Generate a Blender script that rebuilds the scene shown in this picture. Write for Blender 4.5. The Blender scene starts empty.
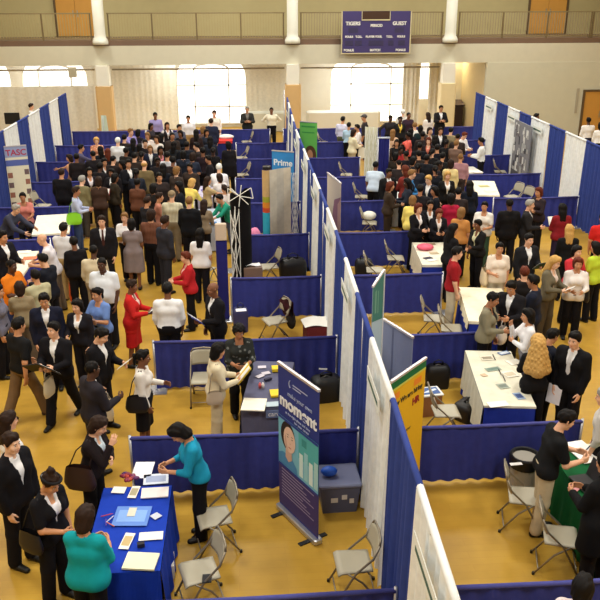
import bpy, math, random
import numpy as np
from mathutils import Vector, Matrix
random.seed(7); rng = np.random.default_rng(7)
SC = bpy.context.scene; COL = SC.collection
PI = math.pi
def rad(a): return a*PI/180
# ------------------------------------------------------------------ camera (solved from the booth grid: 3.05 m bays)
CX, CZ, PITCH, YAW, ROLL, FPX, CY = -1.4676, 6.3402, .3703, .0698, -.0018, 800.5, -9.2018
Fv = Vector((math.sin(YAW)*math.cos(PITCH), math.cos(YAW)*math.cos(PITCH), -math.sin(PITCH)))
Rv = Vector((math.cos(YAW), -math.sin(YAW), 0)); Uv = Rv.cross(Fv)
Rr = math.cos(ROLL)*Rv+math.sin(ROLL)*Uv; Ur = -math.sin(ROLL)*Rv+math.cos(ROLL)*Uv
CAM = Vector((CX, CY, CZ))
cd = bpy.data.cameras.new('camera'); cam = bpy.data.objects.new('camera', cd); COL.objects.link(cam)
m = Matrix((Rr, Ur, -Fv)).transposed().to_4x4(); m.translation = CAM
cam.matrix_world = m; cd.sensor_width = 36; cd.lens = FPX/600*36; cd.clip_end = 200
SC.camera = cam
def ray(px, py): return Fv+Rr*((px-300)/FPX)-Ur*((py-300)/FPX)
def at(px, py, z=0.0):
    d = ray(px, py); t = (z-CAM.z)/d.z; return CAM+d*t
def aty(px, py, Y):
    d = ray(px, py); t = (Y-CAM.y)/d.y; return CAM+d*t
# ------------------------------------------------------------------ materials
def lin(c): return tuple(((v/255)/12.92 if v/255 <= .04045 else ((v/255+.055)/1.055)**2.4) for v in c)+(1,)
MATS = {}
def M(col, kind='cloth', rough=None):
    key = (tuple(col), kind, rough)
    if key in MATS: return MATS[key]
    m = bpy.data.materials.new(kind); m.use_nodes = True
    nt = m.node_tree; b = nt.nodes['Principled BSDF']; N = nt.nodes.new; L = nt.links.new
    b.inputs['Base Color'].default_value = lin(col)
    r = {'cloth': .85, 'skin': .55, 'hair': .62, 'paper': .7, 'plastic': .45, 'metal': .35, 'paint': .6, 'leather': .5, 'eye': .15}.get(kind.split('_')[0], .8)
    b.inputs['Roughness'].default_value = rough if rough is not None else r
    b.inputs['Specular IOR Level'].default_value = {'cloth': .15, 'skin': .3, 'hair': .14}.get(kind.split('_')[0], .4)
    if kind == 'metal': b.inputs['Metallic'].default_value = .8
    if kind.startswith(('cloth', 'paint', 'hair', 'paper')):
        tc = N('ShaderNodeTexCoord'); no = N('ShaderNodeTexNoise'); mx = N('ShaderNodeMixRGB')
        no.inputs['Scale'].default_value = {'cloth': 9, 'paint': 3, 'hair': 60, 'paper': 25}[kind.split('_')[0]]
        no.inputs['Detail'].default_value = 4
        L(tc.outputs['Object'], no.inputs['Vector']); L(no.outputs['Fac'], mx.inputs[0])
        k = {'cloth': .18, 'paint': .06, 'hair': .4, 'paper': .05}[kind.split('_')[0]]
        c = lin(col)
        mx.inputs[1].default_value = tuple(v*(1-k) for v in c[:3])+(1,)
        mx.inputs[2].default_value = tuple(min(1, v*(1+k)) for v in c[:3])+(1,)
        out = mx.outputs[0]
        if kind == 'cloth_stripe' or kind == 'cloth_print':
            m2 = N('ShaderNodeMixRGB'); L(out, m2.inputs[1])
            if kind == 'cloth_stripe':
                w = N('ShaderNodeTexWave'); w.inputs['Scale'].default_value = 9; w.inputs['Distortion'].default_value = .3
                L(tc.outputs['Object'], w.inputs['Vector']); fac = w.outputs['Fac']
                m2.inputs[2].default_value = tuple(v*.6 for v in c[:3])+(1,)
            else:
                w = N('ShaderNodeTexVoronoi'); w.inputs['Scale'].default_value = 14
                rp = N('ShaderNodeMath'); rp.operation = 'LESS_THAN'; rp.inputs[1].default_value = .32
                L(tc.outputs['Object'], w.inputs['Vector']); L(w.outputs['Distance'], rp.inputs[0]); fac = rp.outputs[0]
                m2.inputs[2].default_value = tuple(min(1, v*2.5+.09) for v in c[:3])+(1,)
            L(fac, m2.inputs[0]); out = m2.outputs[0]
        L(out, b.inputs['Base Color'])
    MATS[key] = m; return m
def Mfn(name, fn):
    if name in MATS: return MATS[name]
    m = bpy.data.materials.new(name); m.use_nodes = True
    fn(m.node_tree, m.node_tree.nodes['Principled BSDF']); MATS[name] = m; return m
# ------------------------------------------------------------------ objects
def link(name, me, mats, parent=None, loc=None, rz=0):
    o = bpy.data.objects.new(name, me)
    for k in mats: me.materials.append(k) if len(me.materials) < len(mats) else None
    COL.objects.link(o)
    if parent: o.parent = parent
    if loc is not None: o.location = loc
    if rz: o.rotation_euler.z = rz
    return o
def tag(o, label=None, cat=None, group=None, kind=None):
    if label: o['label'] = label
    if cat: o['category'] = cat
    if group: o['group'] = group
    if kind: o['kind'] = kind
    return o
def empty(name, loc, rz=0, label=None, cat=None, group=None):
    o = bpy.data.objects.new(name, None); COL.objects.link(o); o.location = loc; o.rotation_euler.z = rz
    o.empty_display_size = .1
    return tag(o, label, cat, group)
def copy_tree(o, parent=None):
    c = o.copy(); COL.objects.link(c)
    if parent: c.parent = parent
    for ch in list(o.children): copy_tree(ch, c)
    return c
class MB:
    def __init__(s): s.v = []; s.f = []; s.m = []
    def add(s, vs, fs, mi=0):
        n = len(s.v); s.v += [tuple(v) for v in vs]; s.f += [tuple(i+n for i in f) for f in fs]; s.m += [mi]*len(fs); return s
    def box(s, lo, hi, mi=0, mat=None, bev=0):
        x0, y0, z0 = lo; x1, y1, z1 = hi
        if bev > 0:
            b = min(bev, (x1-x0)*.45, (y1-y0)*.45, (z1-z0)*.45)
            vs = []; rings = []
            def ring(z, ins):
                pts = [(x0+ins+b, y0+ins), (x1-ins-b, y0+ins), (x1-ins, y0+ins+b), (x1-ins, y1-ins-b), (x1-ins-b, y1-ins), (x0+ins+b, y1-ins), (x0+ins, y1-ins-b), (x0+ins, y0+ins+b)]
                return [(x, y, z) for x, y in pts]
            for z, i in ((z0, b*.6), (z0+b*.6, 0), (z1-b*.6, 0), (z1, b*.6)): vs += ring(z, i)
            fs = [tuple(range(7, -1, -1)), tuple(range(24, 32))]
            for k in range(3):
                for i in range(8): j = (i+1) % 8; fs.append((k*8+i, k*8+j, k*8+8+j, k*8+8+i))
        else:
            vs = [(x0, y0, z0), (x1, y0, z0), (x1, y1, z0), (x0, y1, z0), (x0, y0, z1), (x1, y0, z1), (x1, y1, z1), (x0, y1, z1)]
            fs = [(3, 2, 1, 0), (4, 5, 6, 7), (0, 1, 5, 4), (1, 2, 6, 5), (2, 3, 7, 6), (3, 0, 4, 7)]
        if mat is not None: vs = [mat @ Vector(v) for v in vs]
        return s.add(vs, fs, mi)
    def tube(s, pts, r, mi=0, n=8, closed=False):
        P = [Vector(p) for p in pts]; rr = r if isinstance(r, (list, tuple)) else [r]*len(P)
        vs = []; fs = []; prev = None; k = len(P)
        for i in range(k):
            a = P[(i-1) % k] if closed else P[max(i-1, 0)]; b = P[(i+1) % k] if closed else P[min(i+1, k-1)]
            t = (b-a).normalized()
            u = (prev - t*prev.dot(t)) if prev is not None else t.orthogonal()
            if u.length < 1e-5: u = t.orthogonal()
            u.normalize(); prev = u; w = t.cross(u)
            vs += [P[i]+(u*math.cos(2*PI*j/n)+w*math.sin(2*PI*j/n))*rr[i] for j in range(n)]
        for i in range(k if closed else k-1):
            for j in range(n):
                jj = (j+1) % n; i2 = (i+1) % k; fs.append((i*n+j, i*n+jj, i2*n+jj, i2*n+j))
        if not closed: fs += [tuple(range(n-1, -1, -1)), tuple(range((k-1)*n, k*n))]
        return s.add(vs, fs, mi)
    def lathe(s, prof, c=(0, 0, 0), n=20, mi=0):
        vs = [(c[0]+r*math.cos(2*PI*j/n), c[1]+r*math.sin(2*PI*j/n), c[2]+z) for r, z in prof for j in range(n)]
        fs = []
        for i in range(len(prof)-1):
            for j in range(n): jj = (j+1) % n; fs.append((i*n+j, i*n+jj, (i+1)*n+jj, (i+1)*n+j))
        fs += [tuple(range(n-1, -1, -1)), tuple(range((len(prof)-1)*n, len(prof)*n))]
        return s.add(vs, fs, mi)
    def poly(s, pts, mi=0): return s.add(pts, [tuple(range(len(pts)))], mi)
    def grid(s, fn, nu, nv, mi=0):
        vs = [fn(i/nu, j/nv) for j in range(nv+1) for i in range(nu+1)]
        fs = [(j*(nu+1)+i, j*(nu+1)+i+1, (j+1)*(nu+1)+i+1, (j+1)*(nu+1)+i) for j in range(nv) for i in range(nu)]
        return s.add(vs, fs, mi)
    def ball(s, c, r, mi=0, n=10):
        r = r if isinstance(r, (tuple, list)) else (r, r, r)
        vs = []; fs = []; k = n//2+1
        for i in range(k+1):
            a = PI*i/k
            for j in range(n): b = 2*PI*j/n; vs.append((c[0]+r[0]*math.sin(a)*math.cos(b), c[1]+r[1]*math.sin(a)*math.sin(b), c[2]+r[2]*math.cos(a)))
        for i in range(k):
            for j in range(n): jj = (j+1) % n; fs.append((i*n+j, (i+1)*n+j, (i+1)*n+jj, i*n+jj))
        return s.add(vs, fs, mi)
    def mesh(s, name, smooth=False):
        me = bpy.data.meshes.new(name); me.from_pydata(s.v, [], s.f)
        me.polygons.foreach_set('material_index', s.m)
        if smooth: me.polygons.foreach_set('use_smooth', [True]*len(s.f))
        me.update(); return me
    def build(s, name, mats, parent=None, loc=None, rz=0, smooth=False):
        if not isinstance(mats, (list, tuple)): mats = [mats]
        return link(name, s.mesh(name, smooth), mats, parent, loc, rz)
def text_mesh(txt, size, mat, name, parent, loc, rot, align='CENTER', sx=1.0, bold=0):
    cu = bpy.data.curves.new(name, 'FONT'); cu.body = txt; cu.size = size; cu.align_x = align; cu.extrude = .002; cu.offset = bold
    o = bpy.data.objects.new(name, cu); COL.objects.link(o); cu.materials.append(mat)
    dg = bpy.context.evaluated_depsgraph_get(); me = bpy.data.meshes.new_from_object(o.evaluated_get(dg)); bpy.data.objects.remove(o); bpy.data.curves.remove(cu)
    me.name = name; me.materials.clear(); me.materials.append(mat)
    o = bpy.data.objects.new(name, me); COL.objects.link(o)
    o.location = loc; o.rotation_euler = rot; o.scale.x = sx
    if parent: o.parent = parent
    return o
# ------------------------------------------------------------------ signed distance bodies turned into continuous meshes
class Grid:
    def __init__(s, lo, hi, h):
        lo = np.floor(np.array(lo)/h)*h; s.lo = lo; s.h = h
        n = np.ceil((np.array(hi)-lo)/h).astype(int)+1
        s.x, s.y, s.z = [(lo[k]+h*np.arange(n[k])).astype(np.float32) for k in range(3)]
        s.n = n; s.d = np.full(tuple(n), 1.0, np.float32)
    def sub(s, a, b, pad):
        lo = np.minimum(a, b)-pad; hi = np.maximum(a, b)+pad; sl = []
        for k in range(3):
            i0 = int(np.floor((lo[k]-s.lo[k])/s.h)); i1 = int(np.ceil((hi[k]-s.lo[k])/s.h))+1
            sl.append(slice(max(0, min(i0, s.n[k])), max(0, min(i1, s.n[k]))))
        return tuple(sl)
    def rc(s, a, b, ra, rb, k=.03, sub=False):
        a = np.array(a, float); b = np.array(b, float); pad = max(ra, rb)+k+.05
        sl = s.sub(a, b, pad); X = s.x[sl[0]][:, None, None]-a[0]; Y = s.y[sl[1]][None, :, None]-a[1]; Z = s.z[sl[2]][None, None, :]-a[2]
        ba = b-a; bb = float(ba@ba)
        if bb < 1e-9: d = np.sqrt(X*X+Y*Y+Z*Z)-ra
        else:
            t = np.clip((X*ba[0]+Y*ba[1]+Z*ba[2])/bb, 0, 1)
            d = np.sqrt((X-t*ba[0])**2+(Y-t*ba[1])**2+(Z-t*ba[2])**2)-(ra+(rb-ra)*t)
        s.comb(sl, d.astype(np.float32), k, sub)
    def ell(s, c, r, k=.02, sub=False):
        c = np.array(c, float); pad = k+.04; r = np.array(r, float)
        sl = s.sub(c-r, c+r, pad)
        X = (s.x[sl[0]]-c[0])[:, None, None]; Y = (s.y[sl[1]]-c[1])[None, :, None]; Z = (s.z[sl[2]]-c[2])[None, None, :]
        k0 = np.sqrt((X/r[0])**2+(Y/r[1])**2+(Z/r[2])**2)+1e-6
        k1 = np.sqrt((X/r[0]**2)**2+(Y/r[1]**2)**2+(Z/r[2]**2)**2)+1e-6
        s.comb(sl, (k0*(k0-1)/k1).astype(np.float32), k, sub)
    def comb(s, sl, d, k, sub):
        o = s.d[sl]
        if sub: s.d[sl] = np.maximum(o, -d); return
        h = np.clip(.5+.5*(o-d)/max(k, 1e-4), 0, 1)
        s.d[sl] = o*(1-h)+d*h-k*h*(1-h)
    def cut(s, f): s.d = np.maximum(s.d, f.astype(np.float32))
    def xyz(s): return s.x[:, None, None], s.y[None, :, None], s.z[None, None, :]
    def mesh(s):
        F = s.d; h = s.h; I = F < 0
        n = np.array(F.shape)-1
        cnt = np.zeros(n, np.int8)
        for dx in (0, 1):
            for dy in (0, 1):
                for dz in (0, 1): cnt += I[dx:n[0]+dx, dy:n[1]+dy, dz:n[2]+dz]
        mix = (cnt > 0) & (cnt < 8); idx = np.argwhere(mix)
        if len(idx) == 0: return np.zeros((0, 3)), np.zeros((0, 4), int)
        vid = np.full(tuple(n), -1, np.int64); vid[mix] = np.arange(len(idx))
        acc = np.zeros((len(idx), 3)); w = np.zeros(len(idx))
        i, j, k = idx.T
        for ax in range(3):
            o1, o2 = [q for q in range(3) if q != ax]
            for u in (0, 1):
                for v in (0, 1):
                    a = [i, j, k]; off = [0, 0, 0]; off[o1] = u; off[o2] = v
                    p = [a[q]+off[q] for q in range(3)]; q2 = list(p); q2[ax] = p[ax]+1
                    fa = F[p[0], p[1], p[2]]; fb = F[q2[0], q2[1], q2[2]]
                    c = (fa < 0) != (fb < 0)
                    t = np.where(c, fa/np.where(c, fa-fb, 1), 0)
                    e = np.zeros((len(idx), 3)); e[:, o1] = u; e[:, o2] = v; e[:, ax] = t
                    acc += e*c[:, None]; w += c
        V = s.lo+h*(idx+acc/w[:, None])
        Q = []
        for ax in range(3):
            o1, o2 = (ax+1) % 3, (ax+2) % 3
            A = [slice(None)]*3; B = [slice(None)]*3
            A[ax] = slice(0, n[ax]); B[ax] = slice(1, n[ax]+1)
            for q in (o1, o2): A[q] = slice(1, n[q]); B[q] = slice(1, n[q])
            ia = I[tuple(A)]; ib = I[tuple(B)]
            for flip, msk in ((0, ia & ~ib), (1, ~ia & ib)):
                e = np.argwhere(msk)
                if len(e) == 0: continue
                e[:, o1] += 1; e[:, o2] += 1
                def g(a, b):
                    c = e.copy(); c[:, o1] -= a; c[:, o2] -= b; return vid[c[:, 0], c[:, 1], c[:, 2]]
                q4 = np.stack([g(1, 1), g(0, 1), g(0, 0), g(1, 0)], 1)
                Q.append(q4[:, ::-1] if flip else q4)
        return V, np.concatenate(Q) if Q else np.zeros((0, 4), int)
def pymesh(name, V, Q, mi=None, smooth=True):
    me = bpy.data.meshes.new(name)
    nv, nq = len(V), len(Q)
    me.vertices.add(nv); me.vertices.foreach_set('co', np.asarray(V, np.float32).ravel())
    me.loops.add(nq*4); me.loops.foreach_set('vertex_index', np.asarray(Q, np.int32).ravel())
    me.polygons.add(nq); me.polygons.foreach_set('loop_start', np.arange(nq, dtype=np.int32)*4)
    if mi is not None: me.polygons.foreach_set('material_index', np.asarray(mi, np.int32))
    me.polygons.foreach_set('use_smooth', np.ones(nq, bool))
    me.update(calc_edges=True); return me
# head, hair and hand shapes --------------------------------------------------------------
HC = {}
CR = ((0, .012, .03), (.075, .093, .085))
def head_mesh(h):
    if ('head', h) in HC: return HC[('head', h)]
    g = Grid((-.13, -.16, -.17), (.13, .15, .16), h)
    g.ell(*CR, k=.01); g.ell((0, -.025, -.045), (.058, .068, .075), .03); g.rc((-.02, -.058, -.1), (.02, -.058, -.1), .02, .02, .025)
    g.ell((-.036, -.062, -.03), (.026, .024, .03), .02); g.ell((.036, -.062, -.03), (.026, .024, .03), .02)
    g.rc((-.034, -.078, .03), (.034, -.078, .03), .011, .011, .015)
    for s in (-1, 1):
        g.ell((s*.03, -.102, .006), (.015, .014, .009), .01, sub=True)
        g.rc((s*.076, .0, -.03), (s*.082, .012, .018), .009, .013, .008)
    g.rc((0, -.088, .012), (0, -.108, -.026), .008, .0125, .012); g.ell((0, -.092, -.028), (.019, .012, .01), .008)
    g.ell((0, -.086, -.058), (.024, .012, .011), .008)
    g.rc((0, .012, -.09), (0, .02, -.16), .052, .054, .03)
    HC[('head', h)] = g.mesh(); return HC[('head', h)]
def bits(V, Q, mi, make, idx):
    mb = MB(); make(mb); n = len(V)
    f = [q if len(q) == 4 else (q[0], q[1], q[2], q[2]) for q in mb.f if len(q) in (3, 4)]
    return np.concatenate([V, np.array(mb.v)]), np.concatenate([Q, np.array(f)+n]), np.concatenate([mi, np.full(len(f), idx)])
def head_full(near):
    key = ('full', near)
    if key in HC: return HC[key]
    V, Q = head_mesh(.0085 if near else .015); mi = np.zeros(len(Q), int)
    n = 8 if near else 6
    def whites(mb): [mb.ball((s*.03, -.0805, .006), (.0125, .0085, .0065), n=n) for s in (-1, 1)]
    def iris(mb): [mb.ball((s*.03, -.0865, .006), (.0066, .004, .0062), n=n) for s in (-1, 1)]
    def lips(mb): mb.ball((0, -.096, -.059), (.021, .006, .0075), n=n)
    def brows(mb):
        for s in (-1, 1): mb.tube([(s*.014, -.0905, .027), (s*.03, -.09, .031), (s*.047, -.08, .026)], [.003, .004, .002], n=4)
    for k, f in ((1, whites), (2, iris), (3, lips), (4, brows)): V, Q, mi = bits(V, Q, mi, f, k)
    HC[key] = (V, Q, mi); return HC[key]
def hair_mesh(style, h):
    if (style, h) in HC: return HC[(style, h)]
    g = Grid((-.28, -.22, -.56), (.28, .34, .26), h)
    c, r = CR
    t = {'buzz': .006, 'short': .015, 'fringe': .010, 'bob': .02, 'long': .02, 'pony': .012, 'bun': .013, 'afro': .04, 'curly': .03, 'bigcurl': .035, 'cap': .02, 'wavy': .026}[style]
    X, Y, Z = g.xyz()
    g.ell(c, tuple(q+t for q in r), .005)
    line = np.interp(-Y, [-.14, -.1, -.02, .02, .055, .085, .14], [-.1, -.09, -.03, -.012, .045, .066, .09])
    if style == 'cap': line = np.interp(-Y, [-.14, .12], [-.0, .05])
    if style in ('short', 'pony', 'bob', 'wavy', 'long'): g.rc((-.028, -.05, .1), (.03, -.045, .1), .03, .028, .03)
    g.cut(line-Z)
    if style == "fringe": g.cut(Z-.055+0*X+0*Y); g.cut(-(Y+.03)+0*X+0*Z)
    if style == 'cap': g.rc((-.035, -.1, .055), (.035, -.1, .055), .02, .02, .01); g.rc((-.03, -.15, .045), (.03, -.15, .045), .012, .012, .02)
    drop = {'bob': -.125, 'wavy': -.17, 'long': -.2, 'bigcurl': -.2, 'curly': -.1}.get(style)
    if drop:
        w = .105 if style in ('bob', 'long') else .12
        g2 = Grid((-.28, -.22, -.56), (.28, .34, .26), h)
        g2.rc((-.045, .035, .02), (-.045, .04, drop+.05), .055, .05, .02); g2.rc((.045, .035, .02), (.045, .04, drop+.05), .055, .05, .02)
        g2.rc((0, .045, .03), (0, .055, drop+.03), .075, .07, .03)
        if style in ('long', 'wavy'): g2.rc((-.035, .085, -.08), (-.035, .1, -.27), .05, .035, .03); g2.rc((.035, .085, -.08), (.035, .1, -.27), .05, .035, .03)
        if style == 'bigcurl': g2.rc((0, .09, 0), (0, .14, -.40), .10, .13, .05); g2.rc((-.07, .08, -.1), (-.13, .1, -.40), .07, .085, .04); g2.rc((.07, .08, -.1), (.13, .1, -.40), .07, .085, .04)
        face = np.maximum(np.maximum(Y+.012, np.abs(X)-.085), Z-.08)
        g2.cut(-face); g2.cut(-np.maximum(np.maximum(Y+.03, np.abs(X)-.2), Z-.02))
        k = .02; hh = np.clip(.5+.5*(g.d-g2.d)/k, 0, 1); g.d = g.d*(1-hh)+g2.d*hh-k*hh*(1-hh)
    if style == 'pony': g.rc((0, .1, .03), (0, .125, .01), .028, .03, .015); g.rc((0, .125, .01), (0, .12, -.14), .034, .018, .02)
    if style == 'bun': g.rc((0, .03, .115), (0, .05, .15), .035, .045, .02)
    if style in ('afro', 'curly', 'bigcurl', 'wavy', 'bun'):
        am = .012 if style != 'wavy' else .007
        g.d = (g.d+am*np.sin(X*75)*np.sin(Y*70+1)*np.sin(Z*65)).astype(np.float32)
    else: g.d = (g.d+.0045*np.sin(X*110+Z*40)*np.sin(Y*60+2)+.003*np.sin(X*60-Y*50)).astype(np.float32)
    HC[(style, h)] = g.mesh(); return HC[(style, h)]
def hand_mesh(curl, h):
    if ('hand', curl, h) in HC: return HC[('hand', curl, h)]
    g = Grid((-.04, -.06, -.07), (.23, .16, .12), h)
    zs = (.031, .011, -.01, -.029); ln = (.92, 1.03, .97, .78)
    r0 = .0105
    for z in zs: g.rc((.0, 0, z*.55), (.085, 0, z), .015, .0125, .014)
    for z, l in zip(zs, ln):
        p = np.array((.085, 0, z)); a = curl*.35
        for q, (L, r) in enumerate(((.042, .0098), (.027, .009), (.022, .0078))):
            e = p+np.array((math.cos(a), math.sin(a), (z/.03)*.06))*L*l
            g.rc(p, e, r, r*.93, .004); p = e; a += curl*.75
    g.rc((.018, .004, .022), (.05, .02, .052), .014, .0115, .01); g.rc((.05, .02, .052), (.085, .03+.01*curl, .06), .0112, .0085, .004)
    HC[('hand', curl, h)] = g.mesh(); return HC[('hand', curl, h)]
# ------------------------------------------------------------------ people
SKIN = {'l': (224, 172, 140), 'f': (232, 186, 158), 'm': (196, 140, 104), 't': (170, 116, 84), 'b': (122, 78, 54), 'd': (84, 54, 40)}
HAIR = {'k': (18, 14, 13), 'n': (42, 27, 20), 'r': (92, 40, 24), 'y': (190, 148, 84), 'g': (150, 146, 140), 'w': (225, 222, 215), 's': (128, 92, 54)}
# arm: (forward pitch, spread, elbow bend, inward turn) left then right; leg: (hip forward, knee)
POSE = {
    'stand': ((6, 9, 14, 6), (3, 9, 12, 6), (2, 4), (-2, 4)),
    'walk': ((20, 8, 22, 6), (-18, 8, 18, 4), (-17, 10), (22, 8)),
    'walk2': ((-14, 8, 18, 4), (20, 8, 24, 6), (22, 8), (-17, 10)),
    'hold': ((22, 8, 72, 26), (20, 8, 74, 26), (3, 4), (-2, 5)),
    'walkhold': ((22, 8, 72, 26), (20, 8, 74, 26), (-17, 10), (22, 8)),
    'fold': ((24, 12, 76, 64), (28, 12, 70, 64), (2, 3), (-2, 3)),
    'hips': ((-28, 38, 78, 60), (-28, 38, 78, 60), (2, 3), (-2, 3)),
    'holdr': ((5, 9, 14, 6), (18, 8, 76, 22), (2, 4), (-2, 4)),
    'holdl': ((18, 8, 76, 22), (5, 9, 14, 6), (2, 4), (-2, 4)),
    'reach': ((62, 6, 22, 8), (50, 6, 30, 14), (4, 4), (-4, 4)),
    'reachr': ((8, 9, 16, 6), (64, 8, 18, 2), (4, 4), (-4, 4)),
    'chin': ((24, 10, 78, 60), (46, 4, 118, 22), (2, 4), (-2, 4)),
    'phone': ((6, 9, 14, 6), (52, 14, 128, 8), (2, 4), (-2, 4)),
    'behind': ((-22, 8, 30, 50), (-22, 8, 30, 50), (2, 4), (-2, 4)),
    'bend': ((58, 8, 24, 14), (66, 8, 14, 10), (8, 10), (-2, 6)),
    'sit': ((34, 8, 52, 18), (30, 8, 58, 18), (84, 86), (82, 84)),
    'wide': ((30, 42, 30, 10), (-6, 52, 18, 0), (2, 4), (-2, 4)),
}
def rx(a): return np.array([[1, 0, 0], [0, math.cos(a), math.sin(a)], [0, -math.sin(a), math.cos(a)]])  # +a tips forward (to -Y)
def rzm(a): return np.array([[math.cos(a), -math.sin(a), 0], [math.sin(a), math.cos(a), 0], [0, 0, 1]])
def rx2(a): return np.array([[1, 0, 0], [0, math.cos(a), -math.sin(a)], [0, math.sin(a), math.cos(a)]])
def skeleton(pose, sex, o):
    aL, aR, lL, lR = POSE[pose]; bend = rad(o.get('bend', 24 if pose == 'bend' else 3))
    T = rx2(bend); J = {'T': T, 'bend': bend}
    f = sex == 'F'; sw = .168 if f else .188
    pel = np.array((0, 0, .94)); J['pel'] = pel
    tp = lambda x, y, z: pel+T @ np.array((x, y, z))
    J['tp'] = tp
    for s, n, a, l in ((1, 'L', aL, lL), (-1, 'R', aR, lR)):
        hip = pel+np.array((s*.09, 0, -.02)); a1 = rad(l[0]); a2 = rad(l[0]-l[1])
        kn = hip+.43*np.array((s*.02, -math.sin(a1), -math.cos(a1))); an = kn+.41*np.array((s*.01, -math.sin(a2), -math.cos(a2)))
        J['hip'+n], J['kn'+n], J['an'+n] = hip, kn, an
        sh = tp(s*sw, .01, .440); p, ab, e, iw = [rad(q) for q in a]
        ud = np.array((s*math.sin(ab), -math.sin(p)*math.cos(ab), -math.cos(p)*math.cos(ab)))
        q = p+e; fd = np.array((-s*math.sin(iw), -math.sin(q)*math.cos(iw), -math.cos(q)*math.cos(iw)))
        if pose in ('hips', 'behind'): fd = np.array((-s*math.sin(iw), -.15, -math.cos(iw)))
        if pose == 'behind': fd = np.array((-s*.62, .25, -.74))
        fd /= np.linalg.norm(fd)
        half = rx2(bend*.45); ud = half @ ud; fd = half @ fd
        el = sh+.285*ud; wr = el+.25*fd
        nrm = np.array((-s*math.cos(iw), math.sin(iw)*1.0+.001, 0)); nrm -= fd*(nrm @ fd); nrm /= np.linalg.norm(nrm)
        th = np.cross(nrm, fd); th = th if th @ np.array((0, -1, 1.2)) > 0 else -th
        J['sh'+n], J['el'+n], J['wr'+n], J['fd'+n], J['nm'+n], J['th'+n] = sh, el, wr, fd, nrm, th
    low = min(J['anL'][2], J['anR'][2])-.085
    for k in list(J):
        if isinstance(J[k], np.ndarray) and J[k].shape == (3,) and k[:2] not in ('fd', 'nm', 'th'): J[k] = J[k]-np.array((0, 0, low))
    pel = J['pel']; J['tp'] = lambda x, y, z: pel+T @ np.array((x, y, z)); tp = J['tp']
    J['neck'] = tp(0, .015, .52)
    J['HR'] = rzm(rad(o.get('hy', 0))) @ rx2(bend*.55+rad(o.get('hp', 6)))
    J['head'] = J['neck']+rx2(bend*.8) @ np.array((0, -.018, .03))+J['HR'] @ np.array((0, -.004, .128))
    return J
def torso_prims(J, sex, fat, inf):
    tp = J['tp']; F = sex == 'F'; P = []
    c = 1+.32*fat
    cw, cr = (.068, .108) if F else (.085, .115)
    P.append((tp(-cw, 0, .335-.05*fat), tp(cw, 0, .335-.05*fat), cr*c**.5, cr*c**.5, .05))
    P.append((tp(-.05*c, -.015*fat, .16), tp(.05*c, -.015*fat, .16), (.096 if F else .106)*c, (.096 if F else .106)*c, .07))
    P.append((tp(-.078, .005, .0), tp(.078, .005, .0), (.122 if F else .114)*c, (.122 if F else .114)*c, .07))
    sw = .13 if F else .15
    P.append((tp(-sw, .012, .43), tp(sw, .012, .43), .05, .05, .05))
    for q in (-1, 1): P.append((tp(q*.02, .02, .475), tp(q*(sw-.01), .014, .436), .058, .044, .04))
    if F:
        for s in (-1, 1): P.append((tp(s*.07, -.075, .33), tp(s*.07, -.08, .32), .058, .058, .04))
    if fat > .3: P.append((tp(-.05, -.07*fat, .12), tp(.05, -.07*fat, .12), .115, .115, .06))
    return [(a, b, ra+inf, rb+inf, k) for a, b, ra, rb, k in P]
def arm_prims(J, n, inf, upto=2.0, F=False):
    s, e, w = J['sh'+n], J['el'+n], J['wr'+n]; q = .88 if F else 1
    if upto <= 1: return [(s, s+(e-s)*upto, (.058*q+inf), (.053*q+inf), .04)]
    w2 = e+(w-e)*(upto-1)
    return [(s, e, .056*q+inf, .043*q+inf, .04), (e, w2, .043*q+inf, (.030*q+inf*.9), .02)]
def leg_prims(J, n, inf, F=False, loose=0.0):
    return [(J['hip'+n], J['kn'+n], .086+inf, .056+inf+loose*.5, .035), (J['kn'+n], J['an'+n], .055+inf+loose*.5, .036+inf+loose, .03)]
def prims_mesh(prims, h, cuts=()):
    lo = np.min([np.minimum(a, b)-max(ra, rb)-.03 for a, b, ra, rb, k in prims], 0); hi = np.max([np.maximum(a, b)+max(ra, rb)+.03 for a, b, ra, rb, k in prims], 0)
    g = Grid(lo, hi, h)
    for a, b, ra, rb, k in prims: g.rc(a, b, ra, rb, k)
    for c in cuts: c(g)
    return g.mesh()
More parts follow.
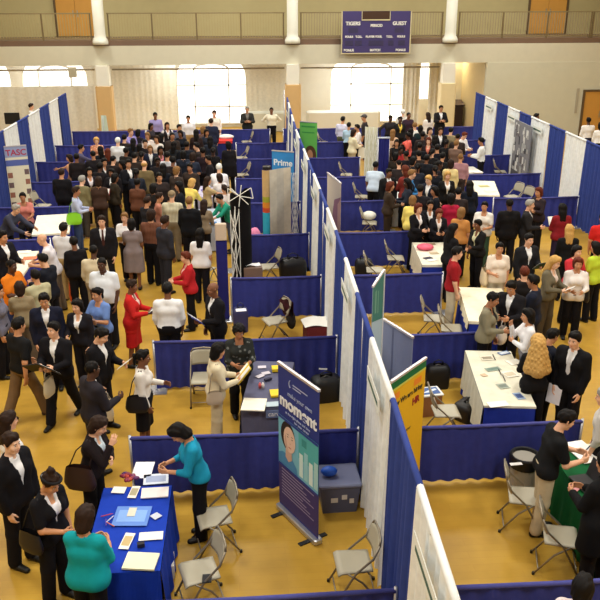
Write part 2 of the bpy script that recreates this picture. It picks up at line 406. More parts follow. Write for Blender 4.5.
def person(px, py, H, face, sex, skin, hair, top, bottom, pose, label, cat='person', group=None, **o):
    """px,py: where the photo shows the top of the head; the point on the floor below follows from the height."""
    s = H/1.75; F = sex == 'F'; fat = o.get('fat', 0.0); J = skeleton(pose, sex, o)
    hair_style, hair_col = hair
    apex = J['head']+J['HR'] @ np.array((0, .01, .135)); 
    P0 = at(px, py, apex[2]*s)
    rzA = rad(face); R = Matrix.Rotation(rzA, 4, 'Z')
    off = R @ Vector((apex[0]*s, apex[1]*s, 0)); base = Vector((P0.x-off.x, P0.y-off.y, o.get('lift', 0)))
    near = base.y < 4.2; mid = base.y < 11
    h = .016 if near else (.022 if mid else .028)
    # body --------------------------------------------------------------
    tp = J['tp']
    B = torso_prims(J, sex, fat, -.004)
    B.append((tp(0, .015, .45), J['head']+J['HR'] @ np.array((0, .018, -.09)), .056 if not F else .048, .05 if not F else .043, .04))
    for n in 'LR':
        B += arm_prims(J, n, 0, 2.0, F)+leg_prims(J, n, 0, F)
        an = J['an'+n]; B += [(an+np.array((0, .03, -.045)), an+np.array((0, -.13, -.055)), .034, .026, .03)]
    V, Q = prims_mesh(B, h); mi = np.zeros(len(Q), int)
    hv, hq, hm = head_full(near)
    Q = np.concatenate([Q, hq+len(V)]); V = np.concatenate([V, (J['HR'] @ hv.T).T+J['head']]); mi = np.concatenate([mi, hm])
    curl = o.get('curl', .9 if pose in ('hold', 'holdr', 'holdl', 'walkhold') else .55)
    for n in 'LR':
        ax, nm, th = J['fd'+n], J['nm'+n], J['th'+n]
        MM = np.stack([ax, nm, th], 1); mv, mq = hand_mesh(curl, .0065 if near else .012)
        if np.linalg.det(MM) < 0: mq = mq[:, ::-1]
        Q = np.concatenate([Q, mq+len(V)]); V = np.concatenate([V, (MM @ (mv*(.9 if F else 1.0)).T).T+J['wr'+n]]); mi = np.concatenate([mi, np.zeros(len(mq), int)])
    sk = SKIN[skin]
    lip = tuple(int(c*.78) if i else int(c*.9) for i, c in enumerate(sk))
    mats = [M(sk, 'skin'), M((215, 208, 200), 'eye'), M((30, 20, 15), 'eye'), M(lip, 'skin'), M(HAIR.get(hair_col if hair_col not in 'gwy' else 'n', (40, 30, 20)), 'hair')]
    body = link('person', pymesh('person', V*s, Q, mi), mats, None, base, rzA)
    tag(body, label, cat, group)
    def child(name, VQ, mat):
        if len(VQ[0]) == 0: return None
        return link(name, pymesh(name, VQ[0]*s, VQ[1]), [mat], body)
    # hair --------------------------------------------------------------
    if hair_style != 'bald':
        v, q = hair_mesh(hair_style, .011 if near else .018)
        hc = o.get('capcol') if hair_style == 'cap' else HAIR[hair_col]
        child('cap' if hair_style == 'cap' else 'hair', ((J['HR'] @ v.T).T+J['head'], q), M(hc, 'hair' if hair_style != 'cap' else 'cloth'))
        if hair_style == 'cap':
            v, q = hair_mesh('buzz', .018); child('hair', ((J['HR'] @ v.T).T+J['head'], q), M(HAIR[hair_col], 'hair'))
    if o.get('headband'):
        mb = MB(); pts = [Vector(tuple((J['HR'] @ np.array((.088*math.cos(a), .012+.108*math.sin(a), .068-.03*math.sin(a)))+J['head'])*s)) for a in np.linspace(0, 2*PI, 24, endpoint=False)]
        mb.tube(pts, .016, n=6, closed=True); mb.build('headband', M((30, 28, 30), 'cloth_print'), body, smooth=True)
    # top ---------------------------------------------------------------
    kind, tc = top[0], top[1]; inner = top[2] if len(top) > 2 else None; tie = top[3] if len(top) > 3 else None
    pat = o.get('pat', 'cloth'); Ti = np.linalg.inv(J['T']); pel = J['pel']
    def tors(g):
        X, Y, Z = g.xyz(); y = Y-pel[1]; z = Z-pel[2]
        return X, Ti[1, 1]*y+Ti[1, 2]*z, Ti[2, 1]*y+Ti[2, 2]*z
    spec = {'suit': (.024, 1.93, -.13), 'jacket': (.022, 1.9, -.07), 'shirt': (.015, 1.93, .03), 'polo': (.017, .72, -.05), 'tee': (.016, .7, -.07), 'blouse': (.016, 1.88, -.09),
            'shortjacket': (.021, .72, -.10), 'threeq': (.018, 1.45, -.09), 'coat': (.028, 1.93, -.36), 'dress': (.017, .6, -.5), 'sleeveless': (.016, 0, -.07), 'vest': (.02, 0, -.04)}[kind]
    inf, sl, hem = spec; hem = o.get('hem', hem)
    P = torso_prims(J, sex, fat, inf)
    if sl > 0:
        for n in 'LR': P += arm_prims(J, n, inf*.85, sl, F)
    if hem < -.05:
        for n in 'LR':
            hp, kn = J['hip'+n], J['kn'+n]; P.append((hp, hp+(kn-hp)*min(1, (-hem+.05)/.43), .098+inf+(.03 if kind in ('coat', 'dress') else 0), .09+inf+(.05 if kind in ('coat', 'dress') else 0), .05))
    def cuts(g, V_=None):
        X, y, z = tors(g)
        zc = g.xyz()[2]-pel[2]
        if pose == 'sit': g.cut(-(z-max(hem, -.1)))
        else: g.cut(-(zc-hem)+0*X)
        nk = np.sqrt(X*X+(y-.012)**2)-(.062 if not F else .07)
        g.cut(-(np.maximum(nk, -(z-.46))))
        g.cut(z-.535+0*X)
        if kind in ('sleeveless', 'dress', 'vest', 'threeq', 'tee') and F:
            g.cut(-np.maximum(np.maximum(y+.0, np.abs(X)-.065), -(z-.43)+0*X))
        if V_: g.cut(-np.maximum(np.maximum(y+.03, np.abs(X)-V_*(z-.17)), -(z-.12)+0*X))
    Vw = {'suit': .21, 'jacket': .25, 'shortjacket': .25, 'coat': .22, 'vest': .2}.get(kind) if inner else None
    names = {'suit': 'suit_jacket', 'polo': 'polo_shirt', 'tee': 'short_sleeved_top', 'shortjacket': 'jacket', 'threeq': 'top', 'sleeveless': 'sleeveless_top'}
    child(names.get(kind, kind), prims_mesh(P, h, [lambda g: cuts(g, Vw)]), M(tc, pat))
    if inner:
        P2 = torso_prims(J, sex, fat, .010)
        P2.append((tp(0, .012, .44), tp(0, .008, .545), .068 if not F else .06, .064 if not F else .056, .02))
        if kind == 'vest':
            for n in 'LR': P2 += arm_prims(J, n, .013, 1.93, F)
        def c2(g):
            X, y, z = tors(g); g.cut(z-.535+.35*(y+.06)*(1 if not F else 2)+0*X); g.cut(-(z-.0)+0*X)
            g.cut(-np.maximum(np.maximum(y+.0, np.abs(X)-(.012 if not F else .03)-.25*np.maximum(z-.47, 0)), -(z-(.49 if not F else .40))+0*X))
        child('shirt', prims_mesh(P2, h*.9, [c2]), M(inner))
    if tie and inner:
        mb = MB(); fr = lambda z: -(.108+.021 if not F else .12)-.012*fat*(z < .25)
        pts = [(0, -.072, .505, .016), (0, fr(.45)+.028, .44, .019), (0, fr(.38), .36, .026), (0, fr(.25)+.004, .2, .034), (0, fr(.2)+.012, .15, .003)]
        vs = []; 
        for x, y, z, w in pts: vs += [tuple(tp(-w, y, z)*s), tuple(tp(w, y, z)*s), tuple(tp(w*.8, y-.008, z)*s), tuple(tp(-w*.8, y-.008, z)*s)]
        fs = [(i*4+j, i*4+(j+1) % 4, i*4+4+(j+1) % 4, i*4+4+j) for i in range(len(pts)-1) for j in range(4)]
        mb.add(vs, fs); mb.build('tie', M(tie), body)
    # bottom --------------------------------------------------------------
    bk, bc = bottom
    if bk == 'pants':
        P = []; P.append((pel+np.array((-.078, .005, .0)), pel+np.array((.078, .005, .0)), (.124 if F else .117)*(1+.3*fat)+.006, (.124 if F else .117)*(1+.3*fat)+.006, .05))
        P.append((tp(-.06, 0, .06), tp(.06, 0, .06), .108*(1+.32*fat)+.006, .108*(1+.32*fat)+.006, .05))
        for n in 'LR': P += leg_prims(J, n, .013, F, .028)
        def c3(g):
            X, y, z = tors(g); g.cut(z-.075+0*X)
            Zw = g.xyz()[2]; g.cut(-(Zw-.035)+0*X)
        child('trousers', prims_mesh(P, h, [c3]), M(bc))
    elif bk == 'skirt':
        P = [(pel+np.array((-.078, .005, 0)), pel+np.array((.078, .005, 0)), .132, .132, .06), (tp(-.05, 0, .06), tp(.05, 0, .06), .107, .107, .05)]
        ln = o.get('skirt', .5)
        for n in 'LR':
            hp, kn = J['hip'+n], J['kn'+n]; d = (kn-hp)/np.linalg.norm(kn-hp); P.append((hp, hp+d*ln, .104, .105, .12))
        def c4(g):
            X, y, z = tors(g); g.cut(z-.075+0*X); g.cut(-(g.xyz()[2]-(pel[2]-ln))+0*X)
        child('skirt', prims_mesh(P, h, [c4]), M(bc))
    # shoes ---------------------------------------------------------------
    if mid and not o.get('noshoe'):
        for n in 'LR':
            key = 'shoe'+('F' if F else 'M')
            if key not in HC:
                g = Grid((-.08, -.27, -.03), (.08, .12, .16), .012)
                g.rc((0, .035, .035), (0, -.02, .04), .045, .045, .02); g.rc((0, -.02, .035), (0, -.165 if not F else -.15, .018), .045, .038, .03)
                if not F: g.rc((0, .02, .07), (0, .02, .1), .045, .042, .02)
                X, Y, Z = g.xyz(); g.cut(-(Z-.003)+0*X+0*Y); g.cut(Z-.098+0*X+0*Y)
                HC[key] = g.mesh()
            v, q = HC[key]; a = J['an'+n]; v = v+np.array((a[0], a[1], max(0, a[2]-.09)))
            child('shoe', (v, q), M(o.get('shoe', (16, 13, 12)), 'leather'))
    # things held or carried: each a top-level object -----------------------
    Wm = Matrix.Translation(base) @ R
    def wpt(v): return Wm @ Vector(tuple(np.array(v)*s))
    hL = J['wrL']+J['fdL']*.10+J['nmL']*.03; hR = J['wrR']+J['fdR']*.10+J['nmR']*.03
    short = o.get('short', 'person')
    for it in o.get('items', ()):
        k, side, col = it[0], it[1], it[2]; lab = it[3] if len(it) > 3 else None
        hp = (hL+hR)/2 if side == 'B' else (hL if side == 'L' else hR)
        w = wpt(hp)
        if k in ('paper', 'folder', 'portfolio', 'book'):
            W, D, T = {'paper': (.22, .29, .004), 'folder': (.24, .31, .012), 'portfolio': (.25, .33, .012), 'book': (.17, .24, .03)}[k]
            e = empty({'paper': 'paper_sheet', 'folder': 'folder', 'portfolio': 'portfolio', 'book': 'booklet'}[k], w)
            tilt = rad(it[4] if len(it) > 4 else 35)
            e.rotation_euler = (-tilt if side == 'B' else rad(-40) if pose not in ('stand', 'walk', 'walk2') else rad(80), 0, rzA)
            oy = -.06 if side == 'B' else -.05
            mb = MB()
            if k == 'portfolio':
                for q in (-1, 1):
                    m2 = Matrix.Translation((0, oy, .02)) @ Matrix.Rotation(q*rad(14), 4, 'Y')
                    x0, x1 = (0, W) if q > 0 else (-W, 0)
                    MB().box((x0, -D/2, 0), (x1, D/2, T), 0, m2).build('cover', M(col, 'leather'), e)
                    MB().box((x0+.015, -D/2+.015, T), (x1-.015, D/2-.015, T+.004), 0, m2).build('page', M((235, 233, 228), 'paper'), e)
            else:
                mb.grid(lambda u, v: ((u-.5)*W, (v-.5)*D+oy, .02+T/2+.012*math.sin(u*3.1)), 6, 4); n0 = len(mb.v)
                mb.grid(lambda u, v: ((u-.5)*W, (.5-v)*D+oy, .02-T/2+.012*math.sin(u*3.1)), 6, 4)
                mb.build('sheet' if k == 'paper' else 'cover', M(col, 'paper'), e, smooth=True)
                if k == 'folder': MB().box((-W/2+.01, oy-D/2+.01, .035), (W/2-.03, oy+D/2-.02, .037)).build('page', M((240, 238, 232), 'paper'), e)
            tag(e, lab or 'paper held by '+short, {'paper': 'paper', 'folder': 'folder', 'portfolio': 'folder', 'book': 'booklet'}[k])
        else:
            sg = 1 if side == 'L' else -1
            if k == 'shoulder': c = wpt(tp(sg*.25, .05, .02)); topz = wpt(tp(sg*.15, .01, .515))
            else: c = wpt(hp)-Vector((0, 0, .28*s)); topz = w
            W, D, Hh = it[4] if len(it) > 4 else (.12, .34, .26)
            e = empty({'shoulder': 'shoulder_bag', 'tote': 'tote_bag', 'plastic': 'plastic_bag'}[k], (c.x, c.y, c.z-Hh/2)); e.rotation_euler.z = rzA
            mb = MB(); mb.grid(lambda u, v: ((W/2)*(math.cos(2*PI*u))*(1-.45*v)*(.7+.3*min(1, v*5)), (D/2)*math.copysign(abs(math.sin(2*PI*u))**.7, math.sin(2*PI*u))*(1-.22*v*v)*(.8+.2*min(1, v*4)), Hh*(v-.10*math.sin(2*PI*u)**2*v*v)), 20, 8)
            mb.poly([((W/2)*.7*math.cos(a), (D/2)*math.copysign(abs(math.sin(a))**.7, math.sin(a))*.8, .0) for a in np.linspace(0, 2*PI, 20, endpoint=False)])
            mb.build('bag_body', M(col, 'leather' if k != 'plastic' else 'plastic'), e, smooth=True)
            tz = (e.matrix_basis.inverted() @ topz)
            for q in (-1, 1):
                pts = [(0, q*D*.3, Hh*.90), (tz.x*.7, q*D*.25+tz.y*.5, Hh+(tz.z-Hh)*.55), (tz.x, tz.y+q*.012, tz.z+.012)]
                MB().tube(pts, .008, n=6).build('strap', M(tuple(int(v*.8) for v in col), 'leather'), e, smooth=True)
            tag(e, lab or 'bag carried by '+short, 'bag')
    return body
# ------------------------------------------------------------------ the hall
def struct(mb, name, mat, smooth=False, loc=None):
    return tag(mb.build(name, mat, None, loc, 0, smooth), kind='structure')
def floor_mat(nt, b):
    N = nt.nodes.new; L = nt.links.new
    tc = N('ShaderNodeTexCoord'); mp = N('ShaderNodeMapping'); br = N('ShaderNodeTexBrick'); no = N('ShaderNodeTexNoise'); mx = N('ShaderNodeMixRGB'); n2 = N('ShaderNodeTexNoise'); m2 = N('ShaderNodeMixRGB')
    L(tc.outputs['Object'], mp.inputs['Vector']); L(mp.outputs[0], br.inputs['Vector'])
    br.inputs['Scale'].default_value = 1; br.inputs['Brick Width'].default_value = 1.1; br.inputs['Row Height'].default_value = .12; br.inputs['Mortar Size'].default_value = .002
    br.inputs['Color1'].default_value = lin((190, 150, 62)); br.inputs['Color2'].default_value = lin((182, 142, 57)); br.inputs['Mortar'].default_value = lin((168, 120, 54))
    no.inputs['Scale'].default_value = .7; no.inputs['Detail'].default_value = 3
    L(tc.outputs['Object'], no.inputs['Vector']); L(no.outputs['Fac'], mx.inputs[0]); L(br.outputs['Color'], mx.inputs[1])
    mx.inputs[2].default_value = lin((176, 136, 52)); 
    n2.inputs['Scale'].default_value = 5; L(mp.outputs[0], n2.inputs['Vector']); mp.inputs['Scale'].default_value = (1, 1, 1)
    m2.blend_type = 'OVERLAY'; m2.inputs[0].default_value = .12; L(mx.outputs[0], m2.inputs[1]); L(n2.outputs['Fac'], m2.inputs[2])
    L(m2.outputs[0], b.inputs['Base Color']); b.inputs['Roughness'].default_value = .34; b.inputs['Specular IOR Level'].default_value = .11
struct(MB().box((-16, -12, -.1), (20, 34, 0)), 'floor', Mfn('varnished_gym_floor', floor_mat))
WALLC = (206, 190, 150); CREAM = (222, 208, 176)
YB = 27.0; ZF = 4.3
# balcony over the far end
struct(MB().box((-16, YB, 3.3), (20, YB+.25, 4.10)), 'trim_1', M((200, 194, 172), 'paint'))          # pale balcony front
struct(MB().box((-16, YB+.03, 4.10), (20, YB+.3, ZF+.02)), 'trim_2', M((112, 88, 70), 'paint'))            # dark curb
struct(MB().box((-16, YB+.25, 3.9), (20, 31.2, ZF-.02)), 'floor_balcony', M((120, 98, 76), 'paint'))
struct(MB().box((-16, 30.9, ZF-.02), (20, 31.2, 9)), 'wall_balcony', M((176, 162, 116), 'paint'))
struct(MB().box((-16, -12, 9.6), (20, 34, 9.8)), 'ceiling', M((222, 214, 196), 'paint'))
struct(MB().box((-16.2, -12, 0), (-16, 34, 9.6)), 'wall_left', M(WALLC, 'paint'))
struct(MB().box((20, -12, 0), (20.2, 34, 9.6)), 'wall_right', M(WALLC, 'paint'))
struct(MB().box((-16, -12.2, 0), (20, -12, 9.6)), 'wall_rear', M(WALLC, 'paint'))
# far wall under the balcony, with tall arched windows
def arch(cx, w, z0, zs, rise, n=16):
    pts = [(cx-w/2, z0), (cx+w/2, z0)]
    for i in range(n+1):
        a = PI*i/n; pts.append((cx+w/2*math.copysign(abs(math.cos(a))**.7, math.cos(a)), zs+rise*math.sin(a)**.7))
    return pts
YW = 31.0
def wx(px): return aty(px, 100, YW).x
WIN = [((wx(-40)+wx(13))/2, wx(13)-wx(-40)), (wx(57), wx(89)-wx(25)), ((wx(178)+wx(246))/2, wx(246)-wx(178)), ((wx(331)+wx(410))/2, wx(410)-wx(331)), ((wx(419)+wx(428))/2, wx(428)-wx(419))]
wallm = M((240, 234, 216), 'paint')
def glow(col, st):
    def f(nt, b):
        b.inputs['Base Color'].default_value = lin(col); b.inputs['Emission Color'].default_value = lin(col); b.inputs['Emission Strength'].default_value = st
    return Mfn('daylight_%s_%s' % (col, st), f)
me_b = MB()
xs = [-16]
for cx, w in WIN: xs += [cx-w/2, cx+w/2]
xs.append(9.4)
z0w, zsw, rsw = .2, 2.25, 1.05
for i in range(0, len(xs), 2): me_b.box((xs[i], YW, 0), (xs[i+1], YW+.2, 3.9))
for i, (cx, w) in enumerate(WIN):
    z0 = z0w if i < 4 else 1.2
    me_b.box((cx-w/2, YW, 0), (cx+w/2, YW+.2, z0))
    a = arch(cx, w, z0, zsw, rsw)[2:]
    for (xa, za), (xb, zb) in zip(a[:-1], a[1:]):
        if abs(xa-xb) > 1e-6: me_b.add([(xa, YW, za), (xa, YW, 3.9), (xb, YW, 3.9), (xb, YW, zb)], [(0, 1, 2, 3)])
struct(me_b, 'wall_back', wallm)
for i, (cx, w) in enumerate(WIN):
    z0 = z0w if i < 4 else 1.2
    p = arch(cx, w, z0, zsw, rsw)
    mb = MB(); mb.poly([(x, YW+.12, z) for x, z in p]); g = struct(mb, 'window_%d' % (i+1), glow((255, 253, 246), 1.9 if i > 1 else 1.6))
    fr = MB(); fm = M((226, 222, 214), 'paint')
    if i < 4:
        for q in (-.25, .25): fr.box((cx+q*w-.035, YW+.04, z0), (cx+q*w+.035, YW+.1, zsw+.55))
        for z in (.98, 2.0): fr.box((cx-w/2, YW+.04, z-.03), (cx+w/2, YW+.1, z+.03))
        fr.tube([(cx+w*.25*math.cos(t), YW+.07, zsw+.5+.26*math.sin(t)) for t in np.linspace(0, PI, 13)], .05, n=6)
        fr.box((cx-w/2-.05, YW-.1, z0-.06), (cx+w/2+.05, YW+.02, z0))
    else: fr.box((cx-w/2, YW+.04, z0), (cx+w/2, YW+.1, z0+.05))
    fr.build('window_frame', fm, g)
# alcove on the right of the third column, side wall, flat wall with the door
struct(MB().box((7.9, 33, 0), (9.7, 33.2, 3.9)), 'wall_alcove', M((226, 196, 132), 'paint'))
struct(MB().box((9.4, YB+.26, 0), (9.6, 33.2, 3.9)), 'wall_side', M((206, 188, 146), 'paint'))
struct(MB().box((9.4, YB-.02, 0), (20, YB+.2, 3.3)), 'wall_far_right', M((198, 194, 172), 'paint'))
def door(n, x0, x1, z0, z1, y, leaves=2, col=(196, 142, 62)):
    d = empty('door_%d' % n, ((x0+x1)/2, y, z0)); tag(d, kind='structure'); W = x1-x0; H = z1-z0
    fm = M((92, 72, 44), 'paint')
    MB().box((-W/2-.09, -.06, 0), (-W/2, .04, H+.09)).box((W/2, -.06, 0), (W/2+.09, .04, H+.09)).box((-W/2, -.06, H), (W/2, .04, H+.09)).build('door_frame', fm, d)
    for k in range(leaves):
        a = -W/2+k*W/leaves; l = MB().box((a+.006, -.03, .01), (a+W/leaves-.006, .02, H), bev=.01).build('door_leaf', M(col, 'paint'), d)
        hx = a+W/leaves-.1 if k == 0 else a+.1
        MB().box((hx-.025, -.045, .85), (hx+.025, -.03, 1.15)).tube([(hx, -.04, 1.0), (hx, -.09, 1.0), (hx+(-.1 if k == 0 else .1), -.09, 1.0)], .012, n=6).build('door_handle', M((170, 165, 150), 'metal'), l)
    return d
yd = 30.86
door(1, aty(57, 20, yd).x, aty(95, 20, yd).x, ZF, ZF+2.3, yd)
door(2, aty(529, 20, yd).x, aty(565, 20, yd).x, ZF, ZF+2.3, yd)
door(3, aty(583, 110, YB-.05).x, aty(583, 110, YB-.05).x+1.75, 0, 2.0, YB-.05)
door(4, aty(481, 95, 32.95).x-.05, aty(490, 95, 32.95).x+.1, 0, 2.25, 32.95, 1, (204, 158, 84))
# small switch plate and sign beside the right door
tag(MB().box((-.06, 0, 0), (.06, .02, 1.1)).build('conduit_box', M((168, 160, 140), 'paint'), None, (aty(577, 100, YB-.05).x, YB-.05, 1.05)), 'narrow grey conduit box on the wall beside the orange wooden door', 'wall fitting')
for px, zt in ((65, ZF+1.85), (555, ZF+1.95)):
    p = aty(px, 3, yd-.05); tag(MB().box((-.32, 0, 0), (.32, .015, .16)).build('door_plate', M((232, 214, 190), 'paint'), None, (p.x, yd-.06, zt)), 'small pale plate on the balcony double door %s' % ('above the spectator rail near the first column' if px < 300 else 'right of the scoreboard'), 'sign')
# columns: padded at the foot, round above the balcony
for i, (bx, nm) in enumerate(((-7.42, 'left'), (.76, 'middle'), (7.66, 'right'))):
    c = struct(MB().box((bx-.27, YB-.27, 0), (bx+.27, YB+.27, 3.3)), 'trim_%d' % (3+i), M((228, 224, 210), 'paint'))
    struct(MB().lathe([(.33, 4.16), (.33, 4.3), (.3, 4.36), (.25, 4.44), (.235, 4.6), (.235, 9.6)], (bx, YB+.0, 0), 24), 'trim_%d' % (6+i), M((220, 218, 204), 'paint'), smooth=True)
    pad = MB().box((bx-.31, YB-.36, .05), (bx+.31, YB-.275, 2.46), bev=.03).box((bx-.34, YB-.34, .05), (bx-.275, YB+.28, 2.46), bev=.03).box((bx+.275, YB-.34, .05), (bx+.34, YB+.28, 2.46), bev=.03)
    tag(pad.build('column_pad', M((206, 168, 112) if i < 2 else (222, 202, 156), 'paint')), 'tan safety pad wrapped round the foot of the %s column under the balcony' % nm, 'column pad')
# balcony railing in bays between the columns
bays = [(-16, -7.75), (-7.1, .43), (1.08, 7.35), (8.0, 14.0), (14.0, 20)]
rm = M((128, 112, 76), 'paint')
names = ['left of the first column', 'between first and second columns', 'behind the scoreboard', 'right of the third column', 'at far right of the balcony']
for (x0, x1), nm in zip(bays, names):
    e = empty('balcony_railing', (x0, YB+.12, ZF)); L = x1-x0
    MB().box((0, -.025, 1.08), (L, .025, 1.13)).build('top_rail', rm, e); MB().box((0, -.02, .08), (L, .02, .12)).build('bottom_rail', rm, e)
    k = max(2, round(L/2.05))
    for q in range(k+1): x = min(L-.05, max(.05, L*q/k)); MB().box((x-.03, -.03, 0), (x+.03, .03, 1.1)).build('post', M((108, 90, 58), 'paint'), e)
    mb = MB(); n = int(L/.115)
    for q in range(n): x = .06+q*.115; mb.box((x-.011, -.011, .1), (x+.011, .011, 1.09))
    mb.build('baluster_panel', M((170, 152, 104) if x0 < 1 else (150, 134, 104), 'paint'), e)
    tag(e, 'slim balcony railing with thin balusters '+nm, 'railing', 'balcony railings')
# scoreboard hung on the balcony front
a = aty(342, 53, YB-.3); b = aty(411, 11, YB-.3); W = b.x-a.x; H = b.z-a.z
e = empty('scoreboard', (a.x, YB-.3, a.z)); tag(e, 'purple scoreboard with white lettering hung on the balcony front', 'scoreboard')
MB().box((0, 0, 0), (W, .22, H)).build('cabinet', M((58, 48, 98), 'paint'), e)
mb = MB(); t = .05
mb.box((-t, -.02, -t), (W+t, .0, 0)).box((-t, -.02, 0), (0, .0, H)).box((W, -.02, 0), (W+t, 0, H))
mb.build('trim_border', M((190, 178, 140), 'paint'), e)
mb = MB().box((W*.29, -.012, H*.80), (W*.69, -.004, H)); mb.build('clock_window', M((58, 34, 16), 'plastic'), e)
mb = MB().box((W*.28, -.02, H*.78), (W*.70, -.005, H*.805)).box((W*.28, -.02, H*.8), (W*.288, -.005, H)).box((W*.692, -.02, H*.8), (W*.70, -.005, H)); mb.build('clock_border', M((200, 190, 150), 'paint'), e)
for (x, z, w) in ((.16, .55, .14), (.84, .55, .14), (.1, .24, .12), (.24, .24, .1), (.5, .24, .22), (.72, .24, .08), (.88, .24, .1)):
    MB().box((W*(x-w/2), -.008, H*(z-.06)), (W*(x+w/2), -.002, H*(z+.06))).build('digit_window', M((50, 44, 78), 'plastic'), e)
wt = M((225, 222, 214), 'paint')
for tx, x, z, sz in (('TIGERS', .155, .67, .2), ('GUEST', .84, .67, .2), ('PERIOD', .5, .63, .15), ('FOULS', .10, .37, .115), ('T.O.L.', .245, .37, .115), ('PLAYER FOUL', .465, .37, .115), ('T.O.L.', .70, .37, .115), ('FOULS', .87, .37, .115), ('BONUS', .1, .04, .13), ('MATCH', .49, .04, .13), ('BONUS', .87, .04, .13)):
    text_mesh(tx, sz, wt, 'lettering', e, (W*x, -.012, H*z), (PI/2, 0, 0), bold=.006)
# curtains and the curtain track under the balcony
def curtain_mesh(L, H, folds, amp, nu=None, nv=5, seed=0, flare=.3, sag=0):
    r = random.Random(seed); ph = [r.uniform(0, 6) for _ in range(3)]
    nu = nu or folds*6; mb = MB()
    def f(u, v):
        w = math.sin(2*PI*folds*u+ph[0]+.8*math.sin(2*PI*u*2+ph[1]))*amp*(.45+.75*(1-v)*1.0+flare*(1-v))
        w += amp*.35*math.sin(2*PI*folds*.37*u+ph[2])
        return (L*u, w, H*v-sag*math.sin(PI*u)*v)
    return mb.grid(f, nu, nv)
def sheer(nt, b):
    N = nt.nodes.new; L = nt.links.new; tr = N('ShaderNodeBsdfTransparent'); mx = N('ShaderNodeMixShader'); out = nt.nodes['Material Output']
    b.inputs['Base Color'].default_value = lin((226, 220, 204)); b.inputs['Roughness'].default_value = .9
    mx.inputs[0].default_value = .30; L(tr.outputs[0], mx.inputs[1]); L(b.outputs[0], mx.inputs[2]); L(mx.outputs[0], out.inputs['Surface'])
vy = YB+.1
tag(curtain_mesh(6.2, 2.38, 14, .014, seed=1).build('divider_curtain', M((216, 210, 194), 'cloth'), None, (-14.1, vy, .04), smooth=True), 'beige vinyl divider curtain hanging left of the first padded column', 'curtain')
tag(curtain_mesh(6.2, .86, 14, .03, seed=1).build('mesh_curtain', Mfn('sheer_netting', sheer), None, (-14.1, vy, 2.42), smooth=True), 'sheer netting above the beige vinyl divider curtain', 'curtain')
x0, x1 = aty(113, 100, 30.2).x, aty(177, 100, 30.2).x
tag(curtain_mesh(x1-x0, 3.5, 11, .012, seed=2).build('tall_curtain', M((232, 226, 208), 'cloth'), None, (x0, 30.2, .05), smooth=True), 'tall beige curtain between the first column and the first arched window', 'curtain')
x0, x1 = aty(247, 100, 30.2).x, aty(285, 100, 30.2).x
tag(curtain_mesh(x1-x0, 3.5, 6, .012, seed=3).build('tall_curtain', M((234, 228, 210), 'cloth'), None, (x0, 30.2, .05), smooth=True), 'tall beige curtain between the first arched window and the middle column', 'curtain')
x0, x1 = aty(428, 100, 30.2).x, aty(446, 100, 30.2).x
tag(curtain_mesh(x1-x0, 3.5, 4, .018, seed=4).build('tall_curtain', M((232, 226, 206), 'cloth'), None, (x0, 30.2, .05), smooth=True), 'pale curtain beside the right padded column, behind the man in a black suit', 'curtain')
x0, x1 = aty(402, 100, 30.3).x, aty(419, 100, 30.3).x
tag(curtain_mesh(x1-x0, 3.5, 4, .018, seed=5).build('tall_curtain', M((240, 236, 222), 'cloth'), None, (x0, 30.3, .05), smooth=True), 'pale curtain at the right side of the large arched window', 'curtain')
for x0, x1, nm in ((-16, -7.8, 'left of the first column'), (-7.05, .4, 'between the first and middle columns'), (1.12, 7.3, 'between the middle and right columns')):
    tag(MB().tube([(x0, YB+.12, 3.12), (x1, YB+.12, 3.12)], .035, n=8).build('curtain_track', M((150, 138, 112), 'metal'), smooth=True), 'thin dark curtain track under the balcony '+nm, 'curtain track')
for px, nm in ((73, 'above the left drape wall'), (296, 'at the middle column')):
    p = aty(px, 72, YB-.1); tag(MB().box((-.15, -.15, -.2), (.15, .15, .2), bev=.03).build('wall_speaker', M((172, 164, 140), 'plastic'), None, (p.x, p.y-.1, p.z)), 'small grey loudspeaker mounted under the balcony '+nm, 'loudspeaker') if px < 100 else None
# pale blocks added to stand for the white window haze behind the back drape
for i, (pa, pb) in enumerate(((246, 288), (306, 380))):
    x0, x1 = aty(pa, 120, 29.4).x, aty(pb, 120, 29.4).x
    mb = MB()
    mb.box((0, -.25, 0), (x1-x0, .25, .95), bev=.12)
    tag(mb.build('haze_block', M((234, 232, 218) if i else (222, 222, 206), 'plastic'), None, (x0, 29.4, 0)), 'long pale block standing for window haze under the %s arched window' % ('large right' if i else 'left'), 'haze block')
# dark lectern cabinet in the alcove
p = aty(472, 128, 27.6)
e = empty('lectern', (8.85, 30.2, 0)); tag(e, 'dark wooden lectern with a white notice in the alcove', 'lectern')
MB().box((-.42, -.3, 0), (.42, .3, 1.05), bev=.02).build('cabinet', M((44, 26, 22), 'paint'), e)
MB().add([(-.46, -.34, 1.05), (.46, -.34, 1.05), (.46, .34, 1.22), (-.46, .34, 1.22), (-.46, -.34, 1.09), (.46, -.34, 1.09), (.46, .34, 1.26), (-.46, .34, 1.26)], [(3, 2, 1, 0), (4, 5, 6, 7), (0, 1, 5, 4), (1, 2, 6, 5), (2, 3, 7, 6), (3, 0, 4, 7)]).build('slanted_top', M((50, 30, 26), 'paint'), e)
MB().box((-.40, -.315, .6), (-.18, -.305, 1.0)).build('notice', M((214, 206, 190), 'paper'), e)
p = aty(463, 110, 30)
tag(MB().box((-.32, -.1, 0), (.32, .1, 1.75), bev=.02).box((-.36, -.14, 0), (.36, .14, .12)).build('metal_cabinet', M((160, 148, 116), 'paint'), None, (8.35, 32.4, 0)), 'tall grey metal cabinet in the alcove beside the right column', 'cabinet')
